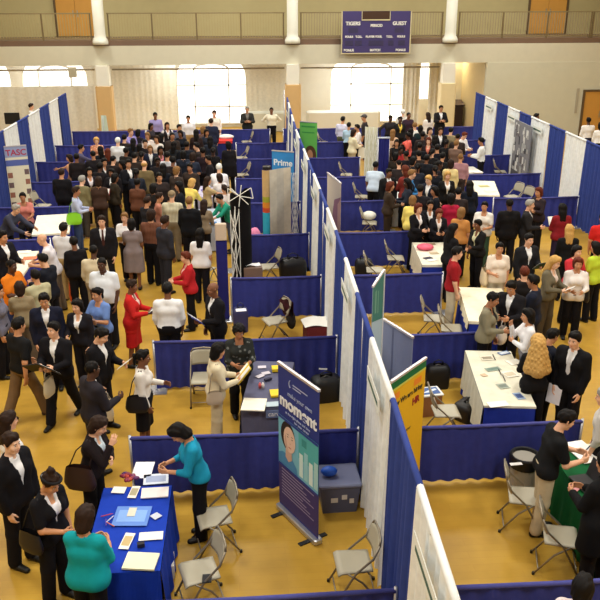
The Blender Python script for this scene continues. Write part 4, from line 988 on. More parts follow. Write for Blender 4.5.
    mb.build('text_lines', M((150, 140, 176), 'paper'), pn)
rollup((-1.12, -.40), (-.69, -1.19), 2.12, 'rollup_banner', 'tall navy banner reading moment with a smiling woman, in the front booth', d_moment)
def d_yellow(e, W, H):
    z = lambda t: .07+(H-.07)*t
    pn = MB().box((0, -.003, .07), (W, .003, H)).build('panel', M((232, 180, 24), 'paper'), e); y = -.006
    mb = MB(); quad(mb, 0, z(.935), W, z(.985), y, 0); quad(mb, 0, z(.92), W, z(.935), y, 1); quad(mb, 0, z(.85), W*.25, z(.895), y, 2); quad(mb, W*.66, z(.85), W*.88, z(.895), y, 2); mb.build('green_band', [M((20, 110, 62), 'paper'), M((200, 206, 90), 'paper'), M((238, 140, 40), 'paper')], pn)
    text_mesh('Now We are hiring', .095, M((70, 62, 30), 'paper'), 'lettering', pn, (W*.47, y, z(.80)), (PI/2, 0, 0), bold=.003)
    text_mesh('HR', .13, M((150, 40, 28), 'paper'), 'lettering', pn, (W*.74, y, z(.715)), (PI/2, 0, 0), bold=.006); text_mesh('now', .07, M((120, 96, 30), 'paper'), 'lettering', pn, (W*.55, y, z(.55)), (PI/2, 0, 0))
rollup((.20, -.80), (.76, -.17), 2.0, 'rollup_banner', 'bright yellow banner with a green top band right of the centre wall', d_yellow)
def d_grey(e, W, H):
    pn = MB().box((0, -.003, .07), (W, .003, H)).build('panel', M((138, 146, 176), 'paper'), e)
    mb = MB(); 
    for x in (.33, .36): quad(mb, W*x, .1, W*(x+.012), H-.05, -.005)
    mb.build('seam_line', M((84, 92, 130), 'paper'), pn)
rollup((.47, 1.30), (.76, .62), 1.93, 'rollup_banner', 'plain grey-blue banner seen from behind the yellow banner', d_grey)
def d_teal(e, W, H):
    pn = MB().box((0, -.003, .07), (W, .003, H)).build('panel', M((168, 190, 206), 'paper'), e); y = -.006; z = lambda t: .07+(H-.07)*t
    mb = MB(); mb.add([(0, y, z(.72)), (W, y, z(.60)), (W, y, H), (0, y, H)], [(0, 1, 2, 3)]); mb.build('teal_graphic', M((52, 116, 108), 'paper'), pn)
    mb = MB(); quad(mb, W*.2, z(.75), W*.32, z(.93), y-.002); quad(mb, W*.45, z(.72), W*.52, z(.9), y-.002); mb.build('leaf_shape', M((110, 160, 140), 'paper'), pn)
    MB().box((W-.03, -.02, .07), (W+.01, .0, H)).build('white_edge', M((222, 222, 224), 'paper'), pn)
rollup((.42, 2.02), (.72, 2.78), 2.16, 'rollup_banner', 'narrow teal and pale blue banner right of the centre wall, behind the grey one', d_teal)
def d_pink(e, W, H):
    pn = MB().box((0, -.003, .07), (W, .003, H)).build('panel', M((214, 196, 176), 'paper'), e); y = -.006; z = lambda t: .07+(H-.07)*t
    mb = MB(); mb.add([(W*.35, y, z(.35)), (W, y, z(.25)), (W, y, z(.82)), (W*.55, y, z(.72))], [(0, 1, 2, 3)], 0); mb.add([(W*.8, y-.001, z(.05)), (W, y-.001, z(.05)), (W, y-.001, z(.8)), (W*.8, y-.001, z(.7))], [(0, 1, 2, 3)], 1)
    mb.build('pink_graphic', [M((150, 100, 120), 'paper'), M((196, 150, 140), 'paper')], pn)
rollup((.64, 10.85), (.84, 9.6), 2.0, 'rollup_banner', 'beige and dusky pink banner right of the centre wall', d_pink)
def d_green(e, W, H):
    pn = MB().box((0, -.003, .07), (W, .003, H)).build('panel', M((104, 188, 84), 'paper'), e); y = -.006; z = lambda t: .07+(H-.07)*t
    mb = MB(); mb.poly([(W*.62+.34*W*math.cos(t), y, z(.40)+.26*math.sin(t)*1.3) for t in np.linspace(0, 2*PI, 22, endpoint=False)], 0); mb.poly([(W*.6+.17*W*math.cos(t), y-.002, z(.40)+.19*math.sin(t)) for t in np.linspace(0, 2*PI, 18, endpoint=False)], 1); mb.build('round_portrait', [M((88, 58, 34), 'paper'), M((196, 140, 100), 'paper')], pn)
    for xa, za, xb, zb, c in ((0, .14, 1, .24, (150, 206, 60)), (.14, .80, .85, .82, (60, 150, 70)), (.1, .90, .9, .93, (60, 150, 70))): mb = MB(); quad(mb, W*xa, z(za), W*xb, z(zb), y-.002); mb.build('colour_band', M(c, 'paper'), pn)
a = aty(300, 150, 19.2); b = aty(317, 150, 19.0); rollup((a.x, 19.3), (b.x, 19.0), 2.0, 'rollup_banner', 'bright green banner with a brown round portrait near the far end', d_green)
def d_blue(e, W, H):
    pn = MB().box((0, -.003, .07), (W, .003, H)).build('panel', M((52, 138, 206), 'paper'), e)
    text_mesh('Prime', .25, M((234, 240, 244), 'paper'), 'lettering', pn, (W*.5, -.006, H-.42), (PI/2, 0, 0), bold=.006)
a = aty(272, 155, 13.9); rollup((a.x, 13.95), (a.x+.62, 13.65), 2.0, 'rollup_banner', 'sky blue banner with white lettering left of the centre wall', d_blue)
def d_left(e, W, H):
    pn = MB().box((0, -.003, .07), (W, .003, H)).build('panel', M((226, 220, 196), 'paper'), e); y = -.006; z = lambda t: .07+(H-.07)*t
    mb = MB(); quad(mb, 0, z(.83), W, z(.99), y, 0); quad(mb, 0, z(.70), W, z(.79), y, 1); mb.build('header', [M((150, 160, 196), 'paper'), M((88, 102, 170), 'paper')], pn)
    text_mesh('TASC', .24, M((170, 60, 84), 'paper'), 'lettering', pn, (W*.5, y-.003, z(.86)), (PI/2, 0, 0), bold=.006)
    pc = [M((150, 100, 84), 'paper'), M((110, 90, 92), 'paper')]
    for k in range(4):
        mb = MB(); quad(mb, W*.02, z(.52-.15*k), W*.24, z(.60-.15*k), y); mb.build('photo', pc[k % 2], pn); mb = MB(); quad(mb, W*.78, z(.56-.15*k), W*.98, z(.64-.15*k), y); mb.build('photo', pc[(k+1) % 2], pn)
a = aty(5, 150, 15.0); b = aty(22, 147, 15.0); rollup((a.x, 14.9), (b.x+.1, 15.1), 2.05, 'rollup_banner', 'cream banner with a blue header and small photos at the left wall', d_left)
# black and white photo poster in the right booths
a = aty(516, 130, 15.9); e = empty('photo_display', (7.70, 17.55, 0), rad(-90)); tag(e, 'folding panel with black and white crowd photos at the right drape wall', 'display panel')
for k in range(2):
    W = .82; pn = MB().box((k*W, -.02, .35), (k*W+W-.01, .02, 2.25)).build('panel', M((120, 120, 126), 'paper'), e); r = random.Random(k+3)
    for sx in (.04, W-.04): MB().tube([(k*W+sx, 0, 0), (k*W+sx, 0, .36)], .015, n=6).build('leg', steel, e)
    mb = MB()
    for q in range(26): x = k*W+r.random()*(W-.25); zz = .5+r.random()*1.5; quad(mb, x, zz, x+.08+.14*r.random(), zz+.1+.2*r.random(), -.022-.0004*q, r.randrange(4))
    m3 = MB(); quad(m3, k*W+.05, .37, k*W+W-.05, .62, -.034); m3.build('caption_band', M((206, 196, 90) if k else (70, 70, 78), 'paper'), pn)
    mb.build('crowd_photo', [M((60, 60, 68), 'paper'), M((160, 160, 160), 'paper'), M((204, 204, 202), 'paper'), M((94, 88, 92), 'paper'), M((206, 196, 90), 'paper')], pn)
# curved pop-up display: beige panels and a striped end
e = empty('popup_display', (-1.02, 10.2, 0)); tag(e, 'curved beige pop-up display wall with an orange and turquoise striped end', 'display wall')
for k, (x0, x1, y0, y1) in enumerate(((.16, .34, -.12, .02), (.34, .52, .02, .14), (.52, .70, .14, .22))):
    mb = MB(); mb.grid(lambda u, v: (x0+(x1-x0)*u, y0+(y1-y0)*u, .04+2.2*v), 4, 2); mb.build('panel', M([(206, 196, 176), (196, 188, 172), (212, 200, 178)][k], 'cloth'), e)
cp = [(.08+.10*math.cos(t), -.02+.13*math.sin(t)) for t in np.linspace(PI*.9, 2.05*PI, 9)]
for z0, z1, c, nm in ((.04, 1.18, (58, 172, 196), 'end_band'), (1.18, 1.30, (208, 84, 50), 'end_band'), (1.30, 1.44, (222, 140, 50), 'end_band'), (1.44, 1.58, (170, 170, 60), 'end_band'), (1.58, 2.24, (206, 172, 120), 'end_band')):
    mb = MB(); mb.add([(x, y, z0) for x, y in cp]+[(x, y, z1) for x, y in cp], [(i, i+1, len(cp)+i+1, len(cp)+i) for i in range(len(cp)-1)]); mb.build(nm, M(c, 'cloth'), e, smooth=True)
MB().box((-.0, -.1, 2.24), (.2, .1, 2.32), bev=.02).build('lamp', M((34, 30, 30), 'plastic'), e)
mb = MB()
for q in range(3):
    for z in range(4): x = .72; mb.tube([(x+.045*q, .2, .1+.5*z), (x+.045*q+.07, .2, .6+.5*z)], .008, n=5); mb.tube([(x+.045*q+.07, .2, .1+.5*z), (x+.045*q, .2, .6+.5*z)], .008, n=5)
mb.build('lattice', M((226, 224, 218), 'paint'), e)
# lattice frame with black fabric
e = empty('lattice_display', (-1.7, 6.5, 0)); tag(e, 'white folding lattice display frame hung with black fabric', 'display frame')
def lattice(mb, p, q, z0, z1, nz):
    p = Vector(p); q = Vector(q)
    for k in range(nz):
        a = z0+(z1-z0)*k/nz; b = z0+(z1-z0)*(k+1)/nz
        for u, v in ((p, q), (q, p)): mb.tube([(u.x, u.y, a), (v.x, v.y, b)], .0075, n=6)
mb = MB(); lattice(mb, (-.07, .0, 0), (.10, .1, 0), .05, 2.15, 3); lattice(mb, (-.07, 0, 0), (.02, .3, 0), .05, 2.15, 3)
for x, y in ((-.07, 0), (.10, .1), (.02, .3)): mb.tube([(x, y, 0), (x, y, 2.2)], .008, n=6)
mb.build('lattice', M((232, 230, 222), 'paint'), e)
mb = MB(); mb.grid(lambda u, v: (.13+.22*math.cos(2*PI*u), .95+.3*math.sin(2*PI*u), .06+(2.2+.12*math.sin(4*PI*u))*v), 28, 3); mb.build('black_fabric', M((16, 14, 16), 'cloth'), e, smooth=True)
mb = MB()
for p0_, p1_ in (((-.12, .6, 2.22), (.36, .66, 2.5)), ((-.06, .66, 2.5), (.3, .6, 2.16)), ((.1, .6, 2.12), (.16, .66, 2.56)), ((-.12, .6, 2.22), (-.12, .64, 2.5)), ((-.12, .64, 2.5), (.12, .62, 2.34)), ((.36, .66, 2.5), (.4, .64, 2.28)), ((.4, .64, 2.28), (.12, .62, 2.34))): mb.tube([p0_, p1_], .009, n=6)
mb.build('top_struts', M((232, 230, 222), 'paint'), e)
e = empty('display_screen', (-1.96, 6.02, 0)); tag(e, 'narrow tall navy fabric panel beside the white lattice frame', 'display panel')
MB().box((-.11, -.03, .05), (.11, .03, 1.72), bev=.02).build('fabric', M((36, 36, 104), 'cloth'), e); MB().box((-.16, -.16, 0), (.16, .16, .05), bev=.01).build('base_plate', steel, e)
tag(MB().box((-.11, -.05, 0), (.11, .05, .34), bev=.02).build('cardboard_carton', M((196, 176, 156), 'paper'), None, (-1.96, 6.02, 1.73)), 'pale carton standing on the narrow navy panel', 'box')
# tall navy drape and white lattice in the centre right booths
p = at(382, 172, 0); e = empty('drape_screen', (p.x, 15.4, 0)); tag(e, 'tall narrow navy drape screen beside a white folding lattice', 'screen')
a = aty(378, 150, 15.4); b = aty(389, 150, 15.4); e.location.x = a.x; W = b.x-a.x
curtain_mesh(W, 2.0, 4, .03, seed=77).build('drape', M((40, 42, 112), 'cloth'), e, (0, 0, .04), smooth=True); MB().tube([(-.02, 0, 2.06), (W+.02, 0, 2.06)], .03, n=8).build('crossbar', M((190, 196, 214), 'paint'), e, smooth=True)
for x in (0, W): MB().tube([(x, 0, 0), (x, 0, 2.06)], .02, n=6).build('post', steel, e, smooth=True)
a = aty(365, 150, 16.4); b = aty(378, 150, 16.0); e = empty('lattice_display', (a.x, 16.4, 0)); W = b.x-a.x; tag(e, 'white folding lattice frame of a display seen from behind', 'display frame')
mb = MB()
for k in range(3): lattice(mb, (W*k/3, -.06*k, 0), (W*(k+1)/3, -.06*(k+1), 0), .05, 2.2, 4)
for k in range(4): mb.tube([(W*k/3, -.06*k, 0), (W*k/3, -.06*k, 2.25)], .012, n=6)
mb.build('lattice', M((232, 232, 222), 'paint'), e)
mb = MB(); mb.grid(lambda u, v: (W*u, .10-.18*u, .08+2.15*v), 4, 2); mb.build('display_fabric', M((222, 220, 196), 'cloth'), e)
# ------------------------------------------------------------------ bins, bags, boxes
e = empty('storage_bin', (-.36, -.36, 0), rad(2)); tag(e, 'grey plastic storage bin with a lid behind the tall career banner', 'storage bin')
def tapered(mb, w0, d0, w1, d1, z0, z1, mi=0): mb.add([(-w0, -d0, z0), (w0, -d0, z0), (w0, d0, z0), (-w0, d0, z0), (-w1, -d1, z1), (w1, -d1, z1), (w1, d1, z1), (-w1, d1, z1)], [(3, 2, 1, 0), (4, 5, 6, 7), (0, 1, 5, 4), (1, 2, 6, 5), (2, 3, 7, 6), (3, 0, 4, 7)], mi); return mb
tapered(MB(), .22, .2, .26, .24, 0, .40).build('bin_body', M((84, 88, 116), 'plastic'), e); MB().box((-.28, -.26, .40), (.28, .26, .45), bev=.03).build('lid', M((112, 116, 144), 'plastic'), e)
mb = MB(); 
for x, z, w in ((-.12, .22, .09), (.02, .26, .07), (.12, .2, .06)): quad(mb, x, z-.04, x+w, z+.03, -.235)
mb.build('label_patch', M((206, 200, 196), 'paper'), e)
p = at(327, 473, .47); tag(MB().ball((0, 0, .0), (.11, .07, .07), n=12).build('blue_pouch', M((40, 92, 196), 'plastic'), None, (-.48, -.4, .53), smooth=True), 'crumpled bright blue pouch on the grey storage bin lid', 'pouch')
e = empty('rubbish_bin', (2.14, -.30, 0)); tag(e, 'grey rubbish bin with a black liner against the low divider', 'bin')
MB().lathe([(.15, 0), (.155, .01), (.195, .56)], n=24).build('bin_body', M((156, 150, 140), 'plastic'), e); MB().lathe([(.20, .44), (.205, .59), (.195, .605), (.17, .60), (.15, .5)], n=24).build('liner', M((18, 17, 22), 'plastic'), e)
sheet(516, 464, .16, .06, 4, (214, 210, 208), 'white paper scrap on the black liner of the rubbish bin', z=.605)
def duffel(x, y, W, D, H, rz, col, label, cat='bag', name='duffel_bag'):
    e = empty(name, (x, y, 0), rad(rz)); tag(e, label, cat)
    MB().grid(lambda u, v: ((W/2)*math.copysign(abs(math.cos(2*PI*u))**.5, math.cos(2*PI*u))*math.cos(max(0, v-.5)*2.2)*(.94+.08*math.sin(v*PI)), (D/2)*math.copysign(abs(math.sin(2*PI*u))**.5, math.sin(2*PI*u))*math.cos(max(0, v-.5)*2.6), H*math.sin(min(1, v*1.05)*PI/2)), 24, 8).build('bag_body', M(col, 'leather'), e, smooth=True)
    MB().tube([(-W*.22, 0, H*.9), (-W*.18, .0, H*1.12), (0, .0, H*1.2), (W*.18, .0, H*1.12), (W*.22, 0, H*.9)], .012, n=6).build('handle', M(tuple(int(v*.8) for v in col), 'leather'), e, smooth=True)
    MB().tube([(-W*.36, 0, H*.86), (0, 0, H*1.0), (W*.36, 0, H*.86)], .008, n=6).build('zip', M((120, 118, 116), 'metal'), e)
    return e
duffel(-.22, 2.55, .5, .34, .42, 10, (20, 19, 22), 'black travel bag beside the centre drape wall, in front of a low divider')
sheet(323, 369, .14, .05, -10, (176, 174, 170), 'pale tag on top of the black travel bag', z=.44, name='luggage_tag', cat='tag')
duffel(1.72, 2.84, .40, .26, .42, 0, (18, 17, 20), 'upright black case against the low divider behind the yellow banner', 'case', 'equipment_case')
duffel(1.95, 1.75, .42, .34, .3, 40, (34, 28, 26), 'dark crumpled handbag on the floor beside the leaflet table', name='handbag')
duffel(-.42, 8.15, .62, .4, .62, 6, (16, 15, 20), 'large black bag beside the centre drape wall behind the coat-draped chair')
duffel(1.25, 8.35, .4, .3, .5, 0, (18, 17, 20), 'black bag behind the beige chair beside the teal banner', name='backpack')
duffel(-1.62, 5.5, .3, .24, .5, 0, (52, 54, 100), 'small dark blue bag standing on the floor beside the narrow navy panel', name='backpack')
sheet(241, 310, .2, .14, 6, (232, 230, 232), 'white sheet on top of the small dark blue bag', z=.6)
e = empty('open_box', (-.15, 4.95, 0), rad(8)); tag(e, 'dark red box with white papers on top beside the centre drape wall', 'box')
MB().box((-.24, -.2, 0), (.24, .2, .34), bev=.01).build('box_body', M((112, 34, 38), 'paper'), e); mb = MB(); mb.grid(lambda u, v: ((u-.5)*.56, (v-.5)*.42, .36+.06*u*v+.03*math.sin(u*5)), 8, 5); mb.build('papers', M((238, 234, 226), 'paper'), e, smooth=True)
tag(MB().box((-.3, -.22, 0), (.3, .22, .16), bev=.03).build('flat_case', M((24, 24, 28), 'plastic'), None, (-.55, 4.55, 0), rad(3)), 'flat black case on the floor in front of the dark red box', 'case')
p = at(452, 389, .47); e = empty('tablet_display', (1.36, 1.95, 0), rad(8)); tag(e, 'white-rimmed picture with blue sky leaning on the box behind the yellow banner', 'picture')
MB().box((-.2, -.15, .36), (.2, .15, .39), bev=.01).build('frame', M((222, 220, 216), 'plastic'), e); mb = MB(); quad(mb, -.16, 0, .16, 0, 0); MB().box((-.16, -.11, .39), (.16, .11, .394)).build('image', M((70, 96, 150), 'paper'), e); MB().add([(-.14, -.06, .396), (.0, .02, .396), (.12, .06, .396), (.14, .02, .396), (0, -.05, .396)], [(0, 4, 3, 2, 1)]).build('image_wave', M((214, 222, 232), 'paper'), e); MB().box((-.18, -.13, 0), (.18, .13, .36)).build('carton', M((150, 100, 62), 'paper'), e)
tag(MB().ball((0, 0, .1), (.2, .18, .12), n=14).build('white_bag', M((232, 228, 216), 'cloth'), None, tuple(at(369, 219, .46)), smooth=True), 'white cloth bag on the seat of a chair right of the pink banner', 'bag')
p = at(385, 225, 0); tag(MB().box((-.22, -.2, 0), (.22, .2, .36), bev=.006).build('cardboard_box', M((206, 186, 150), 'paper'), None, (p.x+.1, p.y, 0), rad(10)), 'open cardboard box of brown goods beside the chair with a white bag', 'box')
p = at(258, 222, .8); tag(MB().ball((0, 0, 0), (.16, .14, .28), n=12).build('pink_toy', M((232, 140, 176), 'cloth'), None, (-1.25, 9.85, .6), smooth=True), 'bright pink plush object beside the turquoise end of the pop-up display', 'toy')
tag(MB().box((-.3, -.25, 0), (.3, .25, .5), bev=.02).build('storage_crate', M((44, 40, 44), 'plastic'), None, (-1.3, 9.85, 0)), 'dark crate under the pink plush object', 'crate')
# coat over the chair
e = empty('draped_coat', (-.95, 4.95, 0), rad(-70)); mb = MB(); mb.grid(lambda u, v: ((u-.5)*.46, .27+.05*math.sin(u*9)*.4-.10*math.sin(v*PI)*(v > .5), .86-.5*abs(v-.45)*1.6+.0*u), 10, 10); mb.build('coat_body', M((58, 24, 30), 'cloth'), e, smooth=True); MB().ball((.05, .30, .42), (.17, .08, .2), n=10).build('coat_sleeve', M((48, 44, 40), 'cloth'), e, smooth=True); tag(e, 'dark maroon coat hung over the back of a folding chair', 'coat')
p = at(250, 257, .75); tag(MB().grid(lambda u, v: ((u-.5)*.34, (v-.5)*.2, .02*math.sin(u*6)), 6, 3).build('paper_sheet', M((234, 232, 236), 'paper'), None, (-1.35, 7.3, .78), .2, smooth=True), 'white sheet lying on a box at the foot of the lattice display', 'paper')
tag(MB().box((-.2, -.18, 0), (.2, .18, .75), bev=.01).build('cardboard_carton', M((120, 96, 84), 'paper'), None, (-1.35, 7.3, 0), .1), 'tall brown carton at the foot of the lattice display', 'box')

a = aty(104, 132, 25.9); e = empty('feather_flag', (a.x, 25.9, 0)); tag(e, 'narrow pale mint flag standing at the foot of the first padded column', 'flag')
MB().tube([(0, 0, .02), (0, 0, 1.3)], .012, n=6).build('pole', steel, e, smooth=True); MB().box((-.15, -.15, 0), (.15, .15, .02)).build('base_plate', steel, e)
mb = MB(); mb.grid(lambda u, v: (.01+(.34-.12*v)*(u-.35), .02*math.sin(u*5), .25+1.1*v), 6, 6); mb.build('banner_cloth', M((206, 222, 204), 'cloth'), e, smooth=True)
a = aty(13, 124, 17.6); e = empty('flat_screen', (a.x, 17.6, 0)); tag(e, 'flat black screen on a stand behind the tall left drape wall', 'screen')
MB().box((-.24, -.03, a.z), (.24, .03, a.z+.36), bev=.01).build('screen', M((18, 20, 24), 'plastic'), e); MB().tube([(0, .05, .02), (0, .05, a.z+.1)], .02, n=8).build('pole', steel, e); MB().box((-.25, -.2, 0), (.25, .3, .02)).build('base_plate', steel, e)

def booth_sign(X, y, label):
    o = MB().box((-.008, -.42, 0), (0, .42, .2)).build('booth_sign', M((226, 228, 222), 'paper'), None, (X-.085, y, 2.06)); MB().box((-.010, -.34, .07), (-.008, .34, .12)).build('lettering_strip', M((70, 96, 84), 'paper'), o)
    return tag(o, label, 'sign', 'booth signs on the drapes')
for k in range(-4, 14, 2): y = 1.0+1.525*k+.76; booth_sign(XS(y), y, 'narrow booth sign on the centre drape wall, %s from the camera' % ordinal((k+4)//2))
for q, k in enumerate((4, 6, 8)): booth_sign(7.94, (rb[k]+rb[k+1])/2, 'narrow booth sign on the right drape wall, %s' % ['nearest of the three', 'middle of the three', 'farthest of the three'][q])
# ------------------------------------------------------------------ the crowd
K = (20, 18, 22); N_ = (26, 28, 46); C_ = (54, 52, 58); W_ = (230, 228, 228); KH = (170, 140, 98); BE = (206, 196, 172); BR = (62, 42, 34); OL = (120, 110, 84); GR = (120, 118, 122); LB = (150, 176, 214); RD = (190, 36, 34); TQ = (16, 146, 156)
PEOPLE = []
def P(*a, **o): PEOPLE.append([list(a), o])
SU = lambda c=K, i=W_, t=None: ('suit', c, i, t) if t else ('suit', c, i)
pt = lambda c: ('pants', c); sk = lambda c: ('skirt', c)
IN = 'crowd of job fair visitors on the left'; IR = 'crowd of job fair visitors on the right'
# --- front left
P(10, 432, 1.80, 62, 'M', 'f', ('short', 'n'), SU(), pt(K), 'stand', 'man in black suit with white collar standing at the left edge', group=IN, fat=.3, short='man at the left edge')
P(8, 411, 1.66, 120, 'F', 'l', ('long', 'n'), ('blouse', W_), pt(K), 'stand', 'woman with long dark brown hair in white blouse behind the man at the left edge', group=IN)
P(53, 474, 1.70, 58, 'F', 'm', ('bun', 'n'), ('shortjacket', K, (220, 216, 220)), pt(K), 'holdr', 'woman with a topknot and dark headband in a short-sleeved black jacket', group=IN, headband=1, hp=26, short='woman with the headband', items=[('shoulder', 'R', (24, 20, 24), 'large black shoulder bag of the woman with the topknot')])
P(86, 504, 1.68, 165, 'F', 'm', ('bob', 'n'), ('threeq', TQ), pt(K), 'hold', 'stout woman in teal top seen from behind at the near end of the blue table', group=IN, fat=.6, hp=20, short='woman in teal')
P(102, 417, 1.66, 75, 'F', 'l', ('bob', 'n'), ('jacket', (30, 22, 24), (200, 214, 224)), pt(K), 'chin', 'woman in dark trouser suit leaning over the far end of the blue table', group=IN, hp=22, bend=10, short='woman in dark suit', items=[('shoulder', 'R', (48, 28, 26), 'dark brown handbag of the woman leaning over the blue table', (.14, .42, .32))])
P(170, 427, 1.68, -78, 'F', 'm', ('bob', 'k'), ('threeq', (28, 140, 176)), pt(K), 'hold', 'woman in bright turquoise shirt bending over the right side of the blue table', group=IN, bend=12, hp=42, hem=-.03)
P(143, 349, 1.64, 88, 'F', 'b', ('pony', 'k'), ('blouse', (222, 214, 206)), sk(K), 'holdl', 'woman in cream jacket and black skirt with bare legs walking right', group=IN, hem=-.16, items=[('shoulder', 'R', (22, 20, 24), 'black shoulder bag of the woman in cream jacket and skirt')])
P(132, 279, 1.66, 82, 'F', 'b', ('short', 'n'), ('jacket', RD, (222, 190, 180)), sk((178, 30, 30)), 'hold', 'woman in bright red skirt suit facing right', group=IN, hem=-.2, items=[('folder', 'B', (40, 32, 60), 'dark folder held by the woman in red skirt suit')])
P(167, 282, 1.74, 178, 'M', 'b', ('short', 'k'), ('shirt', (226, 224, 226)), pt(K), 'stand', 'man in white shirt and black trousers seen from behind, beside the red skirt suit', group=IN, fat=.25)
P(212, 282, 1.74, -62, 'M', 'b', ('bald', 'k'), SU(), pt(K), 'holdl', 'man with shaved head in black suit beside the navy panel, facing left', group=IN, items=[('folder', 'L', (60, 66, 160), 'blue folder held by the man with shaved head beside the navy panel')])
P(53, 321, 1.74, -18, 'M', 'l', ('short', 'k'), SU(), pt(K), 'walkhold', 'young man in black suit striding with an open black portfolio', group=IN, hy=-14, hp=-2, short='striding man', items=[('portfolio', 'B', (18, 16, 20), 'open black portfolio of the striding young man', 40), ('plastic', 'L', (196, 184, 160), 'pale carrier bag hanging from the hand of the striding young man', (.1, .3, .3))])
P(18, 317, 1.76, 140, 'M', 'm', ('short', 'k'), ('polo', (22, 22, 24)), pt((112, 88, 62)), 'walk', 'man in black shirt and brown trousers walking away at the left', group=IN, shoe=(60, 40, 28))
P(76, 299, 1.62, -16, 'F', 'l', ('bob', 'k'), ('jacket', (28, 26, 32), W_), pt((26, 24, 30)), 'holdr', 'smiling woman with dark bob in pinstriped black jacket', group=IN, pat='cloth', hy=-8)
P(43, 293, 1.76, 8, 'M', 'm', ('short', 'k'), SU(N_), pt(N_), 'stand', 'man in navy suit behind the striding man with a portfolio', group=IN, hp=14)
P(96, 287, 1.64, -34, 'F', 'm', ('pony', 'k'), ('tee', (104, 132, 190)), pt(K), 'fold', 'woman in light blue short-sleeved shirt with folded arms', group=IN, items=[('paper', 'B', (200, 204, 222), 'pale papers held by the woman in light blue shirt')])
P(104, 328, 1.74, 66, 'M', 'l', ('short', 'k'), SU((18, 16, 20)), pt(K), 'holdl', 'man in black suit looking down at papers above the dark-suited shaved head', group=IN, hp=26, items=[('paper', 'L', (226, 220, 206), 'sheet held by the man in black suit looking down'), ('plastic', 'R', (206, 196, 180), 'clear plastic bag of the man in black suit looking down', (.1, .32, .42))])
P(92, 360, 1.72, 128, 'M', 'd', ('buzz', 'k'), SU((40, 36, 42)), pt((40, 36, 42)), 'holdr', 'man with shaved head in charcoal suit seen from behind above the blue table', group=IN)
P(101, 257, 1.80, -8, 'M', 'd', ('buzz', 'k'), ('polo', (218, 222, 228)), pt((24, 24, 30)), 'stand', 'big man in white polo shirt facing the camera', group=IN, fat=.75)
P(11, 259, 1.74, 66, 'M', 'd', ('buzz', 'k'), ('polo', (222, 122, 30)), pt((40, 52, 96)), 'hold', 'man in bright orange polo shirt at the white table on the left', group=IN, fat=.35)
P(40, 233, 1.76, -86, 'M', 'l', ('bald', 'y'), ('tee', (218, 212, 218)), pt((104, 92, 78)), 'hold', 'balding man in white short-sleeved shirt bending over the left table', group=IN, bend=16)
P(41, 253, 1.72, -112, 'M', 'l', ('short', 'k'), SU((22, 24, 34)), pt(K), 'hold', 'dark-haired man in black suit at the left table beside the balding man', group=IN, hp=14)
P(35, 269, 1.68, -140, 'M', 'm', ('short', 'k'), ('shirt', (180, 174, 140)), pt((92, 84, 66)), 'hold', 'person in pale khaki shirt behind the man in orange polo', group=IN)
P(19, 281, 1.64, -170, 'F', 'm', ('bob', 'n'), ('tee', (142, 126, 98)), pt((104, 92, 80)), 'holdl', 'woman in olive tan top with her back to the camera below the orange polo', group=IN, items=[('paper', 'L', (232, 228, 222), 'small white paper held by the woman in olive tan top')])
P(63, 222, 1.76, 165, 'M', 'm', ('short', 'k'), ('shirt', (214, 212, 214)), pt((184, 158, 110)), 'hold', 'man in white shirt and khaki trousers with his back to the camera', group=IN, fat=.15)
P(73, 236, 1.68, -160, 'F', 'b', ('short', 'k'), ('jacket', K, W_), pt(K), 'stand', 'woman in black suit carrying an orange bag', group=IN, short='woman in black suit', items=[('tote', 'L', (226, 92, 30), 'bright orange bag carried by the woman in black suit', (.12, .34, .4))])
P(93, 244, 1.72, 178, 'M', 'd', ('buzz', 'k'), ('shirt', (202, 186, 156)), pt((150, 132, 104)), 'stand', 'man in beige long shirt seen from behind above the big man in white', group=IN, fat=.2)
P(101, 215, 1.82, 6, 'M', 'l', ('short', 'n'), SU((26, 24, 28), W_, (70, 40, 36)), pt((26, 24, 28)), 'stand', 'tall man in open dark suit and tie facing the camera', group=IN, fat=.2)
P(76, 186, 1.72, 96, 'F', 't', ('short', 'n'), ('blouse', (176, 184, 212)), pt((52, 66, 96)), 'hold', 'person in pale blue jacket with a lime green bag', group=IN, fat=.2, items=[('shoulder', 'R', (134, 206, 40), 'lime green shoulder bag of the person in pale blue jacket', (.16, .4, .3))])
P(82, 175, 1.74, 150, 'M', 'f', ('short', 'g'), ('suit', (120, 112, 80)), pt((70, 62, 52)), 'stand', 'grey-haired man in olive jacket seen from behind', group=IN)
P(61, 168, 1.78, 172, 'M', 'm', ('short', 'n'), SU(), pt(K), 'stand', 'man in black suit with his back to the camera in the left booth aisle', group=IN)
P(69, 154, 1.66, -90, 'F', 'm', ('bob', 'n'), ('tee', (214, 158, 120)), pt(K), 'reachr', 'woman in peach top reaching left above the black-suited back', group=IN)
P(76, 153, 1.72, 180, 'M', 'b', ('short', 'k'), ('shirt', (34, 28, 30)), pt(K), 'stand', 'person in black shirt right of the woman in peach top', group=IN)
P(89, 167, 1.66, 20, 'F', 'm', ('bob', 'k'), ('jacket', (30, 24, 32), (214, 206, 212)), pt(K), 'hold', 'dark-haired woman in black jacket with white lapels reading a sheet', group=IN, items=[('paper', 'B', (232, 218, 190), 'cream sheet held by the dark-haired woman with white lapels')])
P(108, 148, 1.66, 178, 'F', 'l', ('long', 'r'), ('blouse', (26, 30, 34)), pt(K), 'stand', 'woman with long auburn hair and a black top seen from behind', group=IN)
P(96, 137, 1.66, 10, 'F', 'f', ('curly', 'y'), ('blouse', (196, 130, 100)), pt(K), 'hold', 'blond person in a reddish patterned top at the far left booths', group=IN, pat='cloth_print')
P(81, 144, 1.70, 100, 'M', 'm', ('short', 'k'), ('shirt', (82, 78, 104)), pt(K), 'reachr', 'dark-haired person in grey shirt leaning right below the beige curtain', group=IN)
